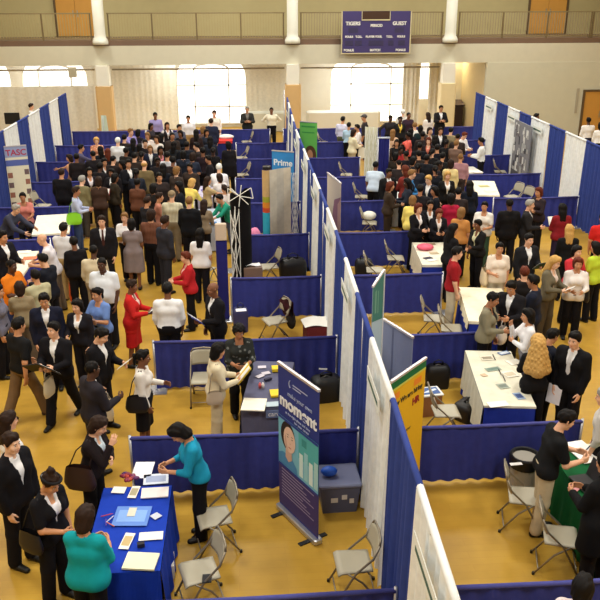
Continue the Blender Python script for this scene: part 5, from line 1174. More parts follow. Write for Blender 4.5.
P(111, 168, 1.74, -24, 'M', 'b', ('short', 'k'), SU((26, 22, 26)), pt(K), 'holdr', 'dark-haired man in black suit carrying a white sheet, behind the tall man in tie', group=IN, items=[('paper', 'R', W_, 'white sheet carried by the dark-haired man behind the tall man in tie')])
P(98, 176, 1.66, 176, 'F', 'm', ('bob', 'n'), ('blouse', (62, 44, 36)), pt((40, 30, 28)), 'holdr', 'brown-haired woman in dark brown top behind the olive jacket', group=IN, items=[('folder', 'R', (176, 66, 44), 'red folder carried by the brown-haired woman in dark brown top')])
P(124, 212, 1.66, -6, 'F', 'l', ('short', 's'), ('shirt', (228, 224, 226)), pt(K), 'hold', 'light brown-haired person in white shirt holding yellow papers', group=IN, items=[('folder', 'B', (226, 206, 100), 'yellow papers held by the person in white shirt')])
P(131, 218, 1.64, 178, 'F', 'b', ('bob', 'k'), ('dress', (132, 118, 118)), ('none', K), 'holdl', 'woman in grey dress with her back to the camera', group=IN)
P(151, 209, 1.76, 165, 'M', 'm', ('curly', 'n'), ('shirt', (122, 78, 60)), pt(K), 'holdr', 'curly brown-haired man in rust brown plaid shirt and black trousers', group=IN, pat='cloth_stripe', items=[('folder', 'R', (222, 216, 226), 'white folder carried by the man in rust plaid shirt')])
P(165, 215, 1.78, 128, 'M', 'b', ('short', 'n'), SU((44, 44, 52), (206, 206, 212)), pt((40, 40, 48)), 'stand', 'tall man in charcoal suit turned away beside the rust plaid shirt', group=IN)
P(185, 251, 1.64, -78, 'F', 'l', ('short', 'r'), ('jacket', (176, 34, 40), (214, 160, 150)), pt(K), 'hold', 'auburn-haired woman in red jacket and black trousers facing left', group=IN, fat=.3)
P(200, 228, 1.66, 172, 'F', 'm', ('wavy', 'k'), ('tee', (226, 222, 224)), pt((22, 20, 28)), 'stand', 'black-haired woman in white short-sleeved top with her back to the camera', group=IN, fat=.2)
P(189, 196, 1.78, 168, 'M', 'l', ('short', 's'), SU((18, 18, 22)), pt(K), 'stand', 'light brown-haired man in black suit seen from behind in front of a table', group=IN, fat=.15)
P(171, 190, 1.76, 175, 'M', 'l', ('cap', 'g'), ('shirt', (214, 206, 178)), pt((130, 116, 94)), 'hold', 'man in tan cap and cream striped shirt seen from behind', group=IN, capcol=(138, 118, 92), pat='cloth_stripe')
P(160, 192, 1.68, 100, 'F', 'm', ('short', 'n'), ('blouse', (180, 120, 100)), pt((50, 40, 40)), 'hold', 'brown-haired person in dusky pink top left of the tan cap', group=IN)
P(144, 160, 1.78, 174, 'M', 'l', ('fringe', 'y'), ('suit', (112, 96, 66)), pt((80, 68, 50)), 'stand', 'balding man in olive brown jacket seen from behind', group=IN)
P(128, 159, 1.80, 40, 'M', 'm', ('short', 'k'), SU((22, 22, 28)), pt((22, 22, 28)), 'holdr', 'tall man in black suit reading a white paper beside the olive brown jacket', group=IN, hy=-20, items=[('paper', 'R', W_, 'white paper held by the tall man beside the olive brown jacket')])
P(153, 183, 1.66, 160, 'F', 'b', ('bob', 'k'), ('blouse', (30, 28, 28)), pt(K), 'stand', 'dark-haired woman in black top left of the dusky pink top', group=IN)
P(147, 196, 1.64, 140, 'F', 'm', ('short', 'n'), ('blouse', (34, 34, 40)), pt(K), 'holdl', 'short brown-haired person in black above the curly brown-haired man', group=IN)
P(167, 151, 1.78, 176, 'M', 'm', ('short', 'k'), ('shirt', (216, 214, 220)), pt((50, 62, 88)), 'stand', 'man in white striped shirt and jeans with his back to the camera', group=IN, pat='cloth_stripe')
P(177, 166, 1.64, 150, 'F', 'f', ('curly', 's'), ('blouse', (60, 50, 46)), pt(K), 'stand', 'light brown curly-haired person beside the man in jeans', group=IN)
P(196, 178, 1.70, 150, 'F', 'f', ('bob', 'y'), ('blouse', (228, 204, 104)), pt((80, 70, 60)), 'reach', 'person in bright yellow shirt bending over a table', group=IN, bend=34, fat=.3)
P(219, 163, 1.70, 172, 'M', 'l', ('short', 'w'), ('shirt', (236, 232, 236)), pt(K), 'hold', 'white-haired person in white shirt beside the purple leaflet table', group=IN, bend=14)
P(219, 173, 1.60, -150, 'F', 'm', ('bob', 'n'), ('tee', (222, 216, 216)), pt(K), 'hold', 'brown-haired woman in white top just below the white-haired person', group=IN)
P(221, 184, 1.58, -150, 'F', 'm', ('pony', 'n'), ('tee', (214, 200, 196)), pt(K), 'hold', 'woman with tied brown hair and pale collar above the person in teal green', group=IN)
P(206, 176, 1.64, 110, 'F', 'm', ('long', 'n'), ('tee', (176, 152, 110)), pt((70, 60, 50)), 'reachr', 'woman with long brown hair and tan top beside the yellow shirt', group=IN)
P(218, 194, 1.66, -60, 'F', 'm', ('short', 'k'), ('threeq', (36, 138, 112)), pt((90, 96, 120)), 'reach', 'dark-haired person in teal green shirt bending left over a table', group=IN, bend=30)
P(204, 199, 1.60, 170, 'F', 'm', ('long', 'n'), ('blouse', (128, 110, 88)), pt(K), 'hold', 'woman with long brown hair in taupe top beside the blue leaflets', group=IN, bend=14)
P(228, 141, 1.72, -160, 'F', 'm', ('bob', 'k'), ('coat', (26, 24, 28)), pt(K), 'stand', 'woman in long black coat near the lattice display', group=IN)
P(211, 118, 1.80, 172, 'M', 'l', ('short', 'n'), SU((36, 40, 62)), pt((36, 40, 62)), 'stand', 'man in navy suit with his back to the camera below the first arched window', group=IN)
P(188, 115, 1.76, 4, 'M', 'm', ('short', 'k'), ('shirt', (228, 226, 232)), pt(KH), 'stand', 'dark-haired man in white shirt and khaki trousers in front of the arched window', group=IN)
P(179, 124, 1.72, 30, 'M', 'm', ('short', 'k'), ('shirt', (86, 88, 106)), pt(K), 'stand', 'dark-haired man in grey shirt left of the man in white shirt by the window', group=IN)
P(196, 129, 1.70, 178, 'F', 'b', ('long', 'k'), ('blouse', (44, 32, 32)), pt(K), 'stand', 'woman with long black hair in dark brown top below the arched window', group=IN)
P(203, 126, 1.70, 150, 'F', 'm', ('bob', 's'), ('blouse', (110, 82, 76)), pt(K), 'stand', 'light-haired woman in mauve brown top beside the navy suit', group=IN)
P(186, 141, 1.70, 170, 'M', 'b', ('short', 'k'), SU((30, 34, 44)), pt(K), 'stand', 'dark-haired person in slate jacket in the middle of the left crowd', group=IN)
P(193, 152, 1.68, 160, 'F', 'm', ('bob', 'n'), ('blouse', (44, 50, 66)), pt(K), 'hold', 'brown-haired woman in slate blue top in the left crowd', group=IN)
P(203, 147, 1.70, -170, 'F', 'b', ('short', 'k'), ('blouse', (40, 28, 34)), pt(K), 'stand', 'short dark-haired person in plum black beside the red table', group=IN)
P(155, 112, 1.80, 12, 'M', 'b', ('short', 'k'), ('shirt', (150, 140, 190)), pt(K), 'stand', 'man in lavender shirt standing against the tall beige curtain', group=IN)
P(167, 122, 1.68, 20, 'F', 'm', ('long', 'n'), ('vest', (36, 30, 34), (218, 212, 214)), pt(K), 'stand', 'woman with long dark hair in black waistcoat over white sleeves', group=IN)
P(131, 128, 1.74, 50, 'M', 'l', ('short', 's'), ('shirt', (140, 130, 190)), pt(K), 'reachr', 'man in lavender shirt leaning right beside the padded column', group=IN)
P(138, 129, 1.68, 160, 'F', 'b', ('bob', 'k'), ('blouse', (34, 28, 36)), pt(K), 'stand', 'dark-haired person in black right of the leaning lavender shirt', group=IN)
P(118, 137, 1.76, 174, 'M', 'f', ('short', 'w'), ('shirt', (222, 222, 224)), pt((90, 84, 84)), 'stand', 'white-haired man in white shirt seen from behind at the far left', group=IN, fat=.3)
P(151, 123, 1.64, 60, 'F', 'b', ('bob', 'k'), ('blouse', (52, 46, 54)), pt(K), 'stand', 'dark-haired woman left of the standing lavender shirt', group=IN)
P(147, 132, 1.66, -10, 'F', 'm', ('bob', 's'), ('shirt', (220, 206, 200)), pt(K), 'hold', 'brown-haired woman in cream shirt in the far left crowd', group=IN)
P(156, 135, 1.66, -20, 'F', 'm', ('bob', 'n'), ('shirt', (224, 214, 206)), pt(K), 'hold', 'dark brown-haired woman in white shirt below the lavender shirt', group=IN)
P(150, 145, 1.74, 10, 'M', 'm', ('short', 's'), SU((28, 32, 52)), pt(N_), 'stand', 'brown-haired man in dark blue suit and white shirt in the left crowd', group=IN)
P(126, 147, 1.70, 150, 'M', 'b', ('short', 'k'), ('shirt', (42, 38, 36)), pt(K), 'stand', 'dark-haired man in black just above the tall man reading paper', group=IN)
P(140, 143, 1.68, 170, 'F', 'b', ('bob', 'k'), ('blouse', (62, 54, 52)), pt(K), 'stand', 'woman with dark bob in brown grey top left of the dark blue suit', group=IN)
P(160, 146, 1.68, 20, 'F', 'b', ('wavy', 'k'), ('jacket', (34, 32, 34), (196, 120, 130)), pt(K), 'stand', 'woman with wavy black hair and rose top under a black jacket', group=IN)
P(174, 141, 1.68, 160, 'F', 'b', ('wavy', 'k'), ('jacket', (30, 32, 36)), pt(K), 'stand', 'woman with wavy black hair in black jacket above the man in jeans', group=IN)
P(115, 173, 1.66, 120, 'F', 'b', ('bob', 'k'), ('blouse', (52, 44, 34)), pt(K), 'stand', 'woman with black bob in dark olive top left of the tall reading man', group=IN)
P(137, 178, 1.68, 165, 'F', 'b', ('short', 'k'), ('blouse', (96, 60, 44)), pt(K), 'stand', 'dark-haired person in rust brown top below the olive brown jacket', group=IN)
P(104, 158, 1.68, 30, 'F', 'm', ('wavy', 'k'), ('jacket', (24, 26, 30), W_), pt(K), 'stand', 'woman with wavy black hair and white collar below the auburn hair', group=IN)
P(22, 192, 1.72, 10, 'F', 't', ('short', 'k'), ('tee', (196, 120, 110)), pt(K), 'sit', 'dark-haired person in coral pink top seated in front of the cream banner', group=IN)
P(17, 204, 1.72, 70, 'M', 'l', ('short', 'g'), ('suit', (58, 60, 76)), pt(K), 'reach', 'person in dark grey bending over a black bag at the white table', group=IN, bend=34)
P(2, 230, 1.74, 60, 'M', 'm', ('short', 'k'), SU((22, 20, 26)), pt(K), 'holdl', 'person in black cut off by the left edge above the orange polo', group=IN)
P(-3, 284, 1.70, 90, 'F', 'm', ('bob', 'k'), ('blouse', (110, 108, 124)), pt(K), 'stand', 'person in grey purple top cut off by the left edge below the orange polo', group=IN)
p_ = aty(31, 103, 16.9); P(31, 103, 1.85, 100, 'M', 'l', ('short', 'n'), ('shirt', (226, 224, 220)), pt(K), 'stand', 'brown-haired person in white shirt behind the tall left drape wall', group=IN, lift=0)
P(247, 106, 1.80, 4, 'M', 'm', ('short', 'g'), SU((46, 46, 44), (120, 116, 110)), pt((46, 46, 44)), 'fold', 'man in dark suit with folded arms standing at the far end drape', group=IN)
P(271, 107, 1.78, 0, 'M', 'b', ('buzz', 'k'), ('shirt', (232, 224, 200)), pt(K), 'hips', 'man in cream shirt and black trousers with hands on hips at the far end', group=IN)
P(214, 110, 1.82, 4, 'M', 'l', ('short', 'n'), ('shirt', (232, 228, 216)), pt(K), 'stand', 'person in pale shirt against the bright arched window behind the navy suit', group=IN)
# --- centre booth
P(240, 325, 1.66, 6, 'F', 't', ('curly', 'k'), ('threeq', (44, 46, 44)), pt(K), 'hold', 'curly-haired woman in black floral top beside the grey table', group=IN, pat='cloth_print', hp=18, fat=.15)
P(220, 342, 1.66, 100, 'F', 'm', ('bob', 'k'), ('jacket', (214, 200, 170)), pt((206, 190, 156)), 'hold', 'dark-haired woman in cream trouser suit holding a yellow folder', group=IN, hp=16, hy=20, items=[('folder', 'B', (226, 196, 60), 'bright yellow folder held by the woman in cream trouser suit', 50), ('shoulder', 'R', (190, 172, 150), 'pale handbag of the woman in cream trouser suit', (.1, .26, .2))])
# --- right
P(343, 116, 1.78, 150, 'M', 'm', ('short', 'k'), ('shirt', (206, 202, 222)), pt((96, 96, 70)), 'stand', 'dark-haired man in pale lavender shirt at the far right end of the centre wall', group=IR)
P(349, 122, 1.70, 165, 'F', 'm', ('short', 'k'), ('shirt', (164, 190, 210)), pt(K), 'hold', 'dark-haired person in light blue shirt beside the pale lavender shirt', group=IR)
P(364, 114, 1.80, -90, 'M', 'm', ('cap', 'k'), ('shirt', (50, 44, 46)), pt(K), 'stand', 'person in dark cap and dark shirt left of the white lattice', group=IR, capcol=(80, 76, 76))
P(357, 124, 1.72, -80, 'F', 'm', ('short', 'k'), ('shirt', (226, 218, 216)), pt(K), 'holdl', 'dark-haired person in white blouse below the dark cap', group=IR)
P(354, 129, 1.70, 110, 'F', 'm', ('bob', 'n'), ('jacket', (224, 212, 178)), pt((196, 182, 148)), 'hold', 'brown-haired woman in cream jacket holding a white bag', group=IR, items=[('tote', 'L', (232, 228, 210), 'white bag carried by the woman in cream jacket at the far booths', (.1, .3, .4))])
P(376, 161, 1.72, 160, 'M', 'b', ('short', 'k'), ('tee', (196, 210, 226)), pt(K), 'reachr', 'dark-haired man in pale blue shirt below the navy drape screen', group=IR, bend=18)
P(391, 115, 1.78, 10, 'M', 'd', ('short', 'k'), ('shirt', (44, 40, 44)), pt(K), 'wide', 'dark-haired man in black with arms spread behind the navy drape screen', group=IR)
P(401, 116, 1.74, 10, 'F', 'd', ('short', 'k'), ('jacket', (30, 28, 30), (222, 192, 80)), pt(K), 'stand', 'person in black jacket over a bright yellow shirt at the far right crowd', group=IR)
P(409, 112, 1.78, 20, 'M', 'b', ('buzz', 'k'), ('shirt', (58, 40, 54)), pt(K), 'stand', 'man in plum shirt at the far right crowd', group=IR)
P(403, 109, 1.80, 170, 'M', 'f', ('short', 'w'), ('shirt', (222, 216, 206)), pt(KH), 'stand', 'white-haired person behind the yellow shirt in the far right crowd', group=IR)
P(415, 122, 1.78, 170, 'M', 'l', ('short', 's'), ('shirt', (232, 230, 226)), pt(K), 'stand', 'person in white shirt seen from behind in the far right crowd', group=IR)
P(428, 112, 1.70, -160, 'F', 'l', ('long', 'n'), ('blouse', (232, 222, 214)), pt((190, 176, 150)), 'stand', 'woman with long brown hair in white top left of the man with crossed arms', group=IR)
P(441, 105, 1.82, 8, 'M', 'm', ('short', 'k'), SU((30, 28, 30)), pt((30, 28, 30)), 'fold', 'man in black suit with crossed arms beside the right padded column', group=IR)
P(408, 132, 1.66, -100, 'F', 'd', ('short', 'k'), ('tee', (230, 104, 92)), pt(K), 'reachr', 'dark-haired woman in coral pink top in the right crowd', group=IR)
P(393, 129, 1.68, 160, 'F', 'l', ('long', 's'), ('tee', (216, 180, 150)), sk((108, 108, 66)), 'stand', 'long-haired woman in pale top and olive skirt beside the navy drape screen', group=IR)
P(421, 125, 1.70, 160, 'F', 'b', ('bob', 'k'), ('blouse', (24, 42, 44)), pt(K), 'stand', 'dark-haired woman in deep green top right of the white shirt back', group=IR)
P(430, 127, 1.72, 20, 'F', 'l', ('bob', 'n'), ('jacket', (58, 50, 48), (220, 214, 206)), pt(K), 'stand', 'brown-haired woman in dark grey jacket below the man with crossed arms', group=IR)
P(441, 127, 1.76, 4, 'M', 'm', ('short', 'n'), SU((24, 22, 26)), pt(K), 'stand', 'man in black suit directly below the man with crossed arms', group=IR)
P(429, 137, 1.66, -20, 'F', 'f', ('wavy', 'r'), ('jacket', (34, 24, 26), (210, 120, 100)), pt(K), 'stand', 'auburn-haired woman in black jacket over coral top in the right crowd', group=IR)
P(420, 142, 1.72, 165, 'M', 'b', ('short', 'k'), SU((20, 20, 26)), pt(K), 'stand', 'man in black suit seen from behind below the deep green top', group=IR)
P(437, 144, 1.74, 175, 'M', 'm', ('short', 'k'), SU((22, 22, 30)), pt(K), 'stand', 'man in black suit seen from behind, left of the cream jacket back', group=IR)
P(427, 154, 1.70, 150, 'M', 'b', ('short', 'k'), SU((26, 26, 32)), pt(K), 'stand', 'man in black suit at the centre of the right crowd, above the sandy hair', group=IR)
P(414, 156, 1.68, 130, 'F', 'm', ('bob', 'k'), ('blouse', (36, 36, 40)), pt(K), 'stand', 'woman with black bob in dark top above the bright blue scarf', group=IR)
P(401, 146, 1.66, 30, 'F', 'd', ('short', 'k'), ('blouse', (150, 40, 40)), pt(K), 'stand', 'short-haired woman in dark red top below the coral pink top', group=IR)
P(396, 152, 1.64, 150, 'F', 'b', ('bob', 'k'), ('blouse', (44, 38, 32)), pt(K), 'stand', 'woman with dark bob right of the lower end of the navy screen', group=IR)
P(443, 152, 1.74, 150, 'M', 'm', ('short', 'k'), SU((28, 26, 26)), pt(K), 'stand', 'dark-haired man in black suit just left of the mauve shirt', group=IR)
P(451, 127, 1.74, 150, 'M', 'l', ('short', 'k'), ('suit', (136, 120, 90)), pt((100, 88, 66)), 'stand', 'dark-haired man in tan jacket seen from behind by the right column', group=IR)
P(457, 140, 1.68, 140, 'M', 'l', ('short', 's'), ('shirt', (110, 86, 74)), pt(K), 'hold', 'brown-haired person in taupe top below the tan jacket', group=IR)
P(466, 132, 1.74, 40, 'M', 'l', ('short', 'r'), ('shirt', (232, 226, 222)), pt((90, 80, 70)), 'hold', 'auburn-haired person in white shirt looking down near the right wall', group=IR, hp=24)
P(481, 137, 1.80, -110, 'M', 't', ('short', 'k'), ('shirt', (230, 228, 224), None, None), pt(K), 'hold', 'man in white shirt and black trousers facing left at the right wall', group=IR)
P(461, 153, 1.74, 160, 'M', 'm', ('buzz', 's'), ('shirt', (160, 118, 124)), pt((60, 48, 44)), 'stand', 'man with cropped hair in mauve shirt seen from behind', group=IR)
P(451, 159, 1.70, 172, 'F', 'm', ('bob', 'n'), ('jacket', (220, 198, 140)), pt((70, 60, 48)), 'stand', 'dark-haired woman in pale yellow jacket seen from behind', group=IR)
P(448, 171, 1.70, 4, 'F', 'l', ('bob', 'y'), ('jacket', (24, 22, 22), (232, 226, 222)), pt(K), 'stand', 'blonde woman in black suit with wide white lapels facing the camera', group=IR)
P(428, 175, 1.76, -40, 'M', 'f', ('short', 'y'), SU((30, 34, 50)), pt(N_), 'hold', 'sandy-haired man in navy suit looking down at a yellow folder', group=IR, hp=20, items=[('folder', 'B', (222, 186, 54), 'yellow folder held by the sandy-haired man')])
P(412, 169, 1.70, 70, 'M', 'l', ('short', 's'), ('vest', (30, 28, 36), (60, 130, 190)), pt(K), 'hold', 'light brown-haired person with bright blue sleeves and a black waistcoat', group=IR)
P(405, 165, 1.68, -150, 'F', 'm', ('wavy', 'r'), ('blouse', (130, 50, 44)), pt(K), 'hold', 'auburn-haired woman in brick red top holding pale papers', group=IR, items=[('paper', 'B', (222, 212, 190), 'pale papers held by the woman in brick red top')])
P(391, 181, 1.72, 92, 'F', 'm', ('bob', 'r'), ('jacket', (58, 46, 36)), pt((52, 42, 34)), 'holdr', 'auburn-haired woman in dark brown suit in profile beside a small white table', group=IR)
P(390, 168, 1.74, 20, 'M', 'b', ('short', 'k'), SU((22, 22, 24)), pt(K), 'stand', 'man in black suit behind the woman in dark brown suit', group=IR)
P(451, 193, 1.66, 176, 'F', 'b', ('bob', 'k'), ('tee', (168, 30, 60)), pt(K), 'stand', 'woman with dark bob in crimson top seen from behind', group=IR)
P(470, 180, 1.70, 174, 'F', 'm', ('long', 'k'), ('blouse', (24, 28, 40)), pt(K), 'stand', 'woman with long black hair in black beside the cream table', group=IR)
P(485, 201, 1.68, -24, 'F', 'm', ('pony', 'k'), ('tee', (228, 222, 214)), pt((60, 84, 66)), 'hold', 'dark-haired woman in white top with folded forearms', group=IR)
P(478, 219, 1.64, -60, 'F', 'b', ('short', 'k'), ('jacket', (28, 26, 26), (206, 200, 160)), pt(K), 'holdl', 'dark-haired woman in black with a pale scarf below the white top', group=IR)
P(419, 203, 1.64, 30, 'F', 'l', ('bob', 'r'), ('jacket', (22, 20, 24), (230, 224, 224)), pt(K), 'hold', 'auburn-haired woman in black suit behind the pink parcel', group=IR)
P(413, 195, 1.64, 165, 'F', 'l', ('bob', 's'), ('blouse', (232, 208, 110)), pt(K), 'reachr', 'person in yellow jacket beside the auburn-haired woman in black suit', group=IR, bend=18)
P(440, 209, 1.60, 0, 'F', 'm', ('bob', 'r'), ('jacket', (26, 24, 30), (232, 222, 218)), pt(K), 'hold', 'brown-haired woman in black suit with white collar right of the pink parcel', group=IR, hp=22)
P(431, 200, 1.66, 0, 'F', 'm', ('short', 'k'), ('jacket', (24, 22, 26), W_), pt(K), 'stand', 'dark-haired host in black with white shirt between the two auburn heads', group=IR)
P(454, 223, 1.66, 110, 'F', 'm', ('long', 'k'), ('blouse', (26, 24, 26)), pt(K), 'holdr', 'woman with long dark hair in black directly above the maroon shirt', group=IR)
P(462, 207, 1.66, 150, 'F', 'm', ('bob', 's'), ('tee', (190, 130, 70)), pt(K), 'stand', 'light-haired woman in amber top behind the maroon shirt', group=IR)
P(458, 246, 1.78, 82, 'M', 'l', ('short', 'k'), ('polo', (150, 28, 34)), pt((196, 184, 160)), 'stand', 'man in maroon polo shirt and pale trousers standing in profile', group=IR)
P(510, 198, 1.80, 176, 'M', 'd', ('buzz', 'k'), SU((20, 18, 20)), pt(K), 'stand', 'man in black suit seen squarely from behind near the right wall', group=IR)
P(531, 199, 1.76, 66, 'M', 'l', ('short', 'g'), SU((38, 36, 38)), pt((38, 36, 38)), 'holdr', 'grey-haired man in dark suit and white collar facing right', group=IR)
P(539, 187, 1.70, -60, 'F', 'm', ('bob', 'r'), ('blouse', (44, 34, 38)), pt(K), 'fold', 'auburn-haired woman in dark top behind the grey-haired man', group=IR)
P(563, 203, 1.70, 176, 'F', 'm', ('long', 'k'), ('jacket', (128, 28, 36)), pt((44, 34, 60)), 'holdl', 'dark-haired woman in dark red jacket seen from behind', group=IR, items=[('folder', 'L', (216, 206, 186), 'pale booklet held by the woman in dark red jacket')])
P(570, 224, 1.70, 170, 'F', 'f', ('long', 'y'), ('blouse', (18, 18, 20)), pt(K), 'holdr', 'woman with long blonde hair and black top seen from behind at the right', group=IR, items=[('folder', 'R', (226, 206, 140), 'cream folder held by the long-haired blonde woman in black top')])
P(530, 233, 1.78, 14, 'M', 'l', ('short', 'k'), SU((28, 28, 32)), pt(K), 'holdl', 'smiling dark-haired man in black suit facing the camera on the right', group=IR, items=[('folder', 'L', (24, 70, 60), 'dark green folder held by the smiling man on the right')])
P(500, 242, 1.70, -6, 'F', 'm', ('short', 'k'), ('tee', (224, 208, 192)), pt((206, 196, 170)), 'holdr', 'woman in white top with dark straps beside the bare cream table', group=IR, fat=.35, items=[('shoulder', 'R', (214, 194, 160), 'cream shoulder bag of the woman in white top with straps', (.16, .42, .34))])
P(558, 256, 1.70, 40, 'F', 'f', ('long', 'y'), ('jacket', (104, 96, 78), (210, 190, 180)), pt((82, 72, 58)), 'hold', 'woman with long blonde hair in olive grey trouser suit reading papers', group=IR, hp=18, items=[('paper', 'B', (236, 232, 224), 'white papers held by the woman in olive grey trouser suit')])
P(579, 257, 1.68, -14, 'F', 'm', ('bob', 'r'), ('blouse', (226, 218, 214)), pt(K), 'hold', 'auburn-haired woman in white top holding a black bag at her chest', group=IR, items=[('shoulder', 'L', (28, 22, 22), 'black bag of the auburn-haired woman in white top', (.12, .36, .26))])
P(596, 241, 1.70, -150, 'F', 'm', ('bob', 'k'), ('tee', (186, 208, 60)), pt(K), 'stand', 'dark-haired woman in lime green top at the right edge', group=IR)
P(578, 245, 1.66, 20, 'F', 'l', ('bob', 'k'), ('blouse', (196, 50, 60)), pt(K), 'hold', 'dark-haired person in red top between the blonde and the lime green top', group=IR)
P(604, 212, 1.74, 176, 'M', 'm', ('short', 'k'), ('tee', (206, 40, 38)), pt(K), 'stand', 'person in red shirt cut off by the right edge', group=IR)
P(495, 292, 1.66, 56, 'F', 't', ('short', 'k'), ('jacket', (128, 120, 98), (30, 26, 30)), pt(K), 'holdr', 'short-haired woman in grey olive jacket with a white name badge', group=IR, hp=14, fat=.2)
P(511, 281, 1.68, -40, 'M', 'm', ('short', 'k'), SU((24, 22, 26)), pt(K), 'hold', 'dark-haired person in black suit holding a white bag beside the cream table', group=IR, hp=22, items=[('plastic', 'L', (226, 218, 214), 'crumpled white bag held by the dark-haired person in black suit', (.16, .3, .3))])
P(524, 266, 1.72, 170, 'M', 'l', ('short', 'r'), SU((28, 24, 24)), pt(K), 'stand', 'auburn-haired man in black seen from behind below the smiling man', group=IR)
P(533, 274, 1.76, -120, 'M', 't', ('short', 'k'), SU((26, 30, 46)), pt(N_), 'hold', 'man in dark navy suit turned away, next to the auburn-haired man', group=IR)
P(528, 308, 1.66, -96, 'F', 'm', ('bob', 'k'), ('shirt', (222, 218, 220)), pt((120, 116, 124)), 'chin', 'dark-haired woman in white shirt with a hand to her face at the leaflet table', group=IR)
P(535, 334, 1.72, 172, 'F', 'f', ('bigcurl', 'y'), ('blouse', (20, 18, 20)), pt(K), 'hold', 'woman with a great mass of curly blonde hair seen from behind', group=IR)
P(554, 328, 1.68, 110, 'M', 'm', ('short', 'k'), SU((24, 26, 38)), pt(K), 'holdr', 'dark-haired man in navy black suit turned right beside the curly blonde hair', group=IR, hp=16)
P(575, 331, 1.76, -50, 'M', 'l', ('short', 'k'), SU((18, 17, 20), W_, (206, 204, 206)), pt(K), 'stand', 'dark-haired man in black suit and pale tie holding a white sheet on the right', group=IR, hp=8, items=[('paper', 'R', (236, 230, 234), 'white sheet held by the man in black suit and pale tie')])
P(571, 410, 1.74, 86, 'M', 'l', ('short', 'k'), ('tee', (22, 22, 24)), pt((196, 178, 146)), 'hold', 'man in black short-sleeved shirt and khaki trousers leaning over the green table', group=IR, bend=12, hp=16)
P(606, 388, 1.72, -120, 'M', 'l', ('short', 'g'), ('shirt', (196, 190, 184)), pt(K), 'stand', 'person in pale grey shirt cut off by the right edge above the green table', group=IR)
P(607, 452, 1.70, -150, 'F', 'm', ('wavy', 'k'), ('coat', (16, 15, 17)), pt(K), 'hold', 'person in long black clothes at the right edge in front of the green table', group=IR, fat=.2)
P(585, 575, 1.62, 150, 'F', 'm', ('bob', 'k'), ('blouse', (230, 214, 216)), pt(K), 'stand', 'dark-haired person in pale blouse cut off by the bottom right corner', group=IR, noshoe=1)
P(589, 117, 1.78, 178, 'M', 'd', ('short', 'k'), ('shirt', (230, 224, 218)), pt((40, 38, 60)), 'stand', 'dark-haired man in white shirt walking towards the orange wooden door', group=IR)
P(601, 122, 1.74, 170, 'F', 'd', ('bob', 'k'), ('shirt', (226, 222, 218)), pt(K), 'stand', 'person in white shirt beside the orange door, cut off by the right edge', group=IR)
P(537, 113, 1.84, 60, 'M', 'b', ('short', 'k'), ('shirt', (90, 80, 80)), pt(K), 'stand', 'dark-haired person whose head shows above the tall right drape wall', group=IR)
# badge of the woman in the grey olive jacket is part of what she wears
LF = 'half-hidden dark-haired visitor in dark clothes, deep in the packed left crowd'; RF = 'half-hidden dark-haired visitor in dark clothes, deep in the packed right crowd'
TC = [(30, 26, 30), (24, 26, 34), (44, 36, 36), (36, 40, 52), (52, 42, 38), (26, 24, 26)]
r_ = random.Random(11)
for q, (px, py) in enumerate([(92, 150), (100, 146), (113, 155), (121, 160), (134, 152), (141, 151), (158, 157), (163, 163), (172, 156), (183, 150), (190, 163), (199, 160), (208, 155), (180, 130), (196, 142), (210, 136), (172, 132), (162, 133), (145, 139), (133, 138), (124, 134), (136, 168), (186, 171), (213, 147), (100, 162), (178, 181), (159, 172), (206, 129)]+[(384, 139), (397, 139), (406, 150), (411, 128), (423, 131), (435, 135), (419, 150), (433, 148), (440, 160), (436, 165), (399, 159), (418, 163), (458, 133), (447, 139), (421, 184), (434, 186), (459, 187), (407, 178)]):
    sx = 'MF'[q % 2]; lf = q < 28
    P(px, py, 1.66+.08*(sx == 'M')+.05*r_.random(), r_.choice([180, 165, 150, 20, -20, 90, -90, -160]), sx, r_.choice('lmbtd'), (r_.choice(['short', 'short', 'buzz'] if sx == 'M' else ['bob', 'wavy', 'pony', 'long']), 'k'), ('shirt' if q % 3 else 'jacket', TC[q % 6]), pt(K), r_.choice(['stand', 'hold', 'holdr']), LF if lf else RF, group='packed dark-dressed visitors on the '+('left' if lf else 'right'))

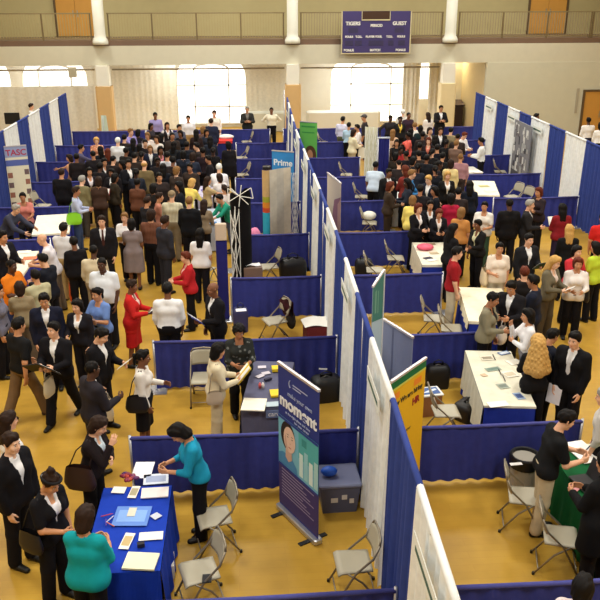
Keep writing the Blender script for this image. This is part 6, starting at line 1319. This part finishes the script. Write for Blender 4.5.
# neighbours are eased apart along their own sight lines (a little taller or shorter), off tables and dividers
def settle():
    n = len(PEOPLE); st = []
    for a, o in PEOPLE:
        J = skeleton(a[9], a[4], o); ap = J['head']+J['HR'] @ np.array((0, .01, .135)); st.append((ap[0], ap[1], ap[2]))
    def base(i, dh, dx):
        a = PEOPLE[i][0]; s = (a[2]+dh)/1.75; p = at(a[0]+dx, a[1], st[i][2]*s); c, q = math.cos(rad(a[3])), math.sin(rad(a[3]))
        x, y = st[i][0]*s*.7, st[i][1]*s*.7
        return np.array((p.x-(c*x-q*y), p.y-(q*x+c*y)))
    B = np.array([base(i, 0, 0) for i in range(n)]); V = np.zeros((n, 2)); r = np.random.default_rng(3)
    def cost(i, b, v):
        d = np.hypot(B[:, 0]-b[0], B[:, 1]-b[1]); d[i] = 9
        c = float(np.sum(np.clip(.50-d, 0, 1)**2))*60
        for (tx, ty, W, D, rz) in TABLES:
            dx, dy = b[0]-tx, b[1]-ty
            if abs(dx)+abs(dy) > 3: continue
            ca, sa = math.cos(rad(rz)), math.sin(rad(rz)); u, w = ca*dx+sa*dy, -sa*dx+ca*dy
            pen = min(W/2+.17-abs(u), D/2+.17-abs(w))
            if pen > 0: c += 110*pen*pen
        for (x0, x1, y0) in RAILS:
            if x0-.2 < b[0] < x1+.2: c += 60*max(0, .26-abs(b[1]-y0))**2
        return c+(v[0]/.07)**2*.10+(v[1]/2.0)**2*.10
    for it in range(70):
        for i in range(n):
            far = B[i][1] > 5
            c0 = cost(i, B[i], V[i])
            if c0 < .02: continue
            for _ in range(3):
                v = V[i]+r.normal(0, 1, 2)*np.array((.03 if far else .015, 1.0)); v = np.clip(v, (-.16 if far else -.06, -3.5), (.16 if far else .06, 3.5))
                b = base(i, v[0], v[1]); c1 = cost(i, b, v)
                if c1 < c0: c0 = c1; V[i] = v; B[i] = b
    for i in range(n): PEOPLE[i][0][0] += V[i][1]; PEOPLE[i][0][2] += V[i][0]
    drop = []
    for i in range(n):
        if PEOPLE[i][0][10] in (LF, RF):
            c = cost(i, B[i], np.zeros(2))
            if c > .9: drop.append(i); B[i] = 99
    for i in drop[::-1]: PEOPLE.pop(i)
    print('dropped', len(drop))
settle()
for a, o in PEOPLE: person(*a, **o)
